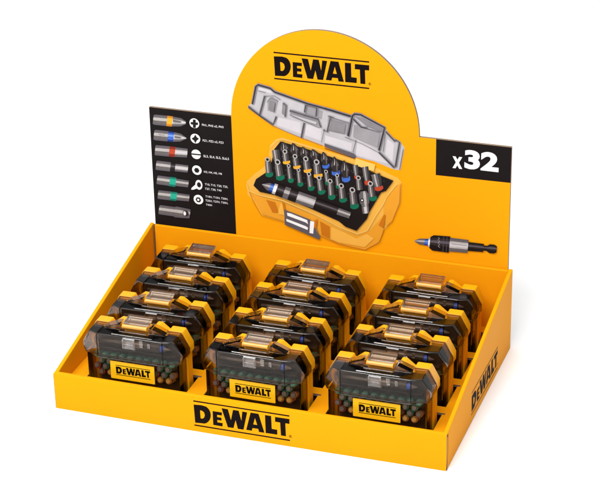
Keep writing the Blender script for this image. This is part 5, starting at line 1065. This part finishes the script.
# flange of the lid where it meets the base
mb = MB(); fl = up[:]; n = len(fl); cz_ = 6.5
fo = [(x*1.015, cz_+(z-cz_)*1.05) for x, z in fl]
for i in range(0, 9):
    j = i+1
    mb.add([(fl[i][0], 4.30, fl[i][1]), (fl[j][0], 4.30, fl[j][1]), (fo[j][0], 4.30, fo[j][1]), (fo[i][0], 4.30, fo[i][1])], [(0, 1, 2, 3)], 'tab')
    mb.add([(fo[i][0], 4.30, fo[i][1]), (fo[j][0], 4.30, fo[j][1]), (fo[j][0], 4.44, fo[j][1]), (fo[i][0], 4.44, fo[i][1])], [(0, 1, 2, 3)], 'tab')
mb.build('lid_flange', lid, smooth=False)
# clear hook, ridge and ramps
mb = MB()
mb.prism([(1.85, 8.02), (1.72, 7.9), (1.66, 7.3), (1.70, 6.9), (1.93, 6.7), (1.94, 8.02)], -.62, .62, 'tab', axis='x')
for x in (-.62, .5): mb.box(x, x+.12, 1.6, 1.7, 6.9, 7.95, 'tab')
mb.box(-.5, .5, 1.60, 1.66, 7.35, 7.45, 'tab')
mb.build('lid_hook', lid, bevel=.05)
mb = MB(); mb.prism([(2.78, 8.02), (2.82, 8.12), (2.92, 8.14), (3.0, 8.02)], -1.45, 1.45, 'tab', axis='x')
mb.box(-2.0, 2.3, 2.18, 2.3, 8.01, 8.09, 'tab'); mb.box(1.1, 1.45, 1.8, 1.94, 7.2, 7.9, 'tab'); mb.box(1.9, 2.2, 1.86, 1.94, 7.2, 7.7, 'tab')
mb.build('lid_ridge', lid, bevel=.04)
for s_ in (-1, 1):
    mb = MB()
    mb.prism([(s_*1.55, 8.56), (s_*1.60, 8.64), (s_*1.85, 8.62), (s_*3.22, 8.08), (s_*3.15, 8.03), (s_*1.8, 8.56)], 3.3, 4.44, 'lid')
    mb.prism([(s_*1.52, 8.02), (s_*1.52, 8.6), (s_*1.82, 8.58), (s_*3.2, 8.02)], 3.2, 3.28, 'tab')
    mb.build('lid_ramp', lid, smooth=False)
# latch
mb = MB()
mb.prism([(3.55, 8.42), (3.62, 8.66), (5.10, 8.86), (5.18, 8.72), (4.9, 8.62), (4.7, 8.5)], -1.30, 1.30, 'latch', axis='x')
lt = mb.build('latch', proto, bevel=.05)
mb = MB()
lz = lambda y: 8.66+(y-3.62)*.135+.012
for a, b, c, d in ((-1.16, 1.16, 3.78, 3.82), (-1.16, 1.16, 4.93, 4.97), (-1.16, -1.12, 3.82, 4.93), (1.12, 1.16, 3.82, 4.93), (-.8, .8, 4.2, 4.235), (-.8, .8, 4.5, 4.535)):
    mb.add([(a, c, lz(c)), (b, c, lz(c)), (b, d, lz(d)), (a, d, lz(d))], [(0, 1, 2, 3)], 'black_pl')
mb.build('latch_grooves', lt, smooth=False)
mb = MB(); mb.tube((-1.18, 3.42, 8.40), (1.24, 3.42, 8.40), .21, .21, 'amber', 20); mb.tube((1.24, 3.42, 8.40), (1.32, 3.42, 8.40), .25, .25, 'yplastic', 20); mb.tube((-1.26, 3.42, 8.40), (-1.18, 3.42, 8.40), .25, .25, 'yplastic', 20)
mb.build('latch_barrel', lt)
mb = MB(); mb.prism([(3.75, 7.9), (3.75, 8.2), (3.8, 8.25), (4.72, 8.25), (4.72, 7.9)], -1.25, 1.25, 'yplastic', axis='x'); mb.build('latch_seat', base, bevel=.04)
# label
mb = MB(); yl = 2.17
pr = [(-2.18, 3.12), (2.40, 3.12), (2.44, 3.16), (2.44, 5.02), (2.40, 5.06), (-2.18, 5.06), (-2.22, 5.02), (-2.22, 3.16)]
mb.prism([(x-.06, z) for x, z in pr], yl, yl+.05, 'label'); lb = mb.build('label', proto)
mb = MB(); wordmark(mb, lambda a, b: (-1.72+a, yl-.004, 3.60+b), 3.66, 1.04, reg=False, bar=.07); mb.build('lettering', lb, smooth=False, merge=False)
# bits: rows of ten in the rack, pointing forward
d = Vector((0, -.93, .37)).normalized()
bitmesh = {}
def bit(x, z, ring, kind, ln=1.25):
    key = (ring, kind)
    if key not in bitmesh:
        b_ = MB(); p0 = Vector((0, 0, 0)); p1 = p0+d*ln; p2 = p1+d*.18
        b_.tube(p0, p1, .30, .29, kind, 6); b_.tube(p1, p2, .29, .22, kind, 8)
        o = b_.build('bit', proto)
        r_ = MB(); r_.tube(p0+d*(ln*.62), p0+d*(ln*.98), .325, .33, ring, 14); ro = r_.build('colour_ring', o)
        bitmesh[key] = (o, ro); o.location = Vector((x, 4.05, z))*S
        return
    o0, r0 = bitmesh[key]
    o = o0.copy(); COL.objects.link(o); o.location = Vector((x, 4.0, z))*S
    r = r0.copy(); COL.objects.link(r); r.parent = o
for i in range(10): bit(-4.0+.89*i, 4.75, 'ring_g', 'steel_t')
seq = ['ring_y', 'ring_y', 'ring_b', 'ring_g', 'ring_r', 'ring_b', 'ring_r', 'ring_r', 'ring_y']
seq = ['ring_g', 'ring_g', 'ring_r', 'ring_g', 'ring_y', 'ring_b', 'ring_r', 'ring_g', 'ring_g']
for i in range(9): bit(-3.56+.89*i, 4.12, seq[i], 'steel_br')
seq = ['ring_r', 'ring_g', 'ring_g', 'ring_y', 'ring_g', 'ring_g', 'ring_g', 'ring_r', 'ring_g', 'ring_y']
for i in range(10): bit(-4.0+.89*i, 3.49, seq[i], 'steel_br')
seq = ['ring_r', 'ring_y', 'ring_g', 'ring_y', 'ring_g', 'ring_g', 'ring_y', 'ring_y', 'ring_y']
for i in range(9): bit(-3.56+.89*i, 2.86, seq[i], 'glint_b' if i in (1, 6, 7, 8) else 'steel_br')  # gold bits and extra yellow rings paint in the yellow glints
# quick-change holder lying across the top of the rack
mb = MB()
mb.tube((-3.6, 3.3, 6.55), (-.9, 3.3, 6.55), .25, .25, 'black_pl', 6); mb.tube((-.9, 3.3, 6.55), (1.0, 3.3, 6.55), .40, .40, 'steel_d', 18)
mb.tube((1.0, 3.3, 6.55), (2.7, 3.3, 6.55), .46, .46, 'black_pl', 18); mb.tube((2.7, 3.3, 6.55), (3.1, 3.3, 6.55), .33, .33, 'ring_b', 14); mb.tube((3.1, 3.3, 6.55), (3.7, 3.3, 6.55), .26, .05, 'steel_d', 10)
mb.build('bit_holder', proto)

def kids(o): return [c for c in COL.objects if c.parent == o]
tree = [(c, kids(c)) for c in kids(proto)]
side = ('left', 'middle', 'right'); depth = ('frontmost', 'second from the front', 'third from the front', 'rearmost')
JIT = {(0, 0): (0, 0, .15), (0, 1): (.02, -.03, .7), (0, 2): (.05, .10, -.5), (0, 3): (-.05, 0, .6), (1, 0): (0, 0, -.3), (1, 1): (.0, .03, .5), (1, 2): (0, .18, -.3), (1, 3): (.06, -.15, -.8), (2, 0): (.02, -.05, .4), (2, 1): (.0, -.02, -.6), (2, 2): (.03, -.05, .5), (2, 3): (-.05, .0, .3)}
for ci in range(3):
    for k in range(4):
        if (ci, k) == (0, 0): r = proto
        else:
            r = proto.copy(); COL.objects.link(r)
            for c, gs in tree:
                cc = c.copy(); COL.objects.link(cc); cc.parent = r
                for g in gs: gg = g.copy(); COL.objects.link(gg); gg.parent = cc
        jx, jy, jr = JIT.get((ci, k), (0, 0, 0))
        r.location = Vector((COLX[ci]+jx, k*PITCH+jy, 0))*S; r.rotation_euler = (0, 0, math.radians(jr))
        r['label'] = 'yellow bit case with smoked clear lid, %s in the %s column' % (depth[k], side[ci])
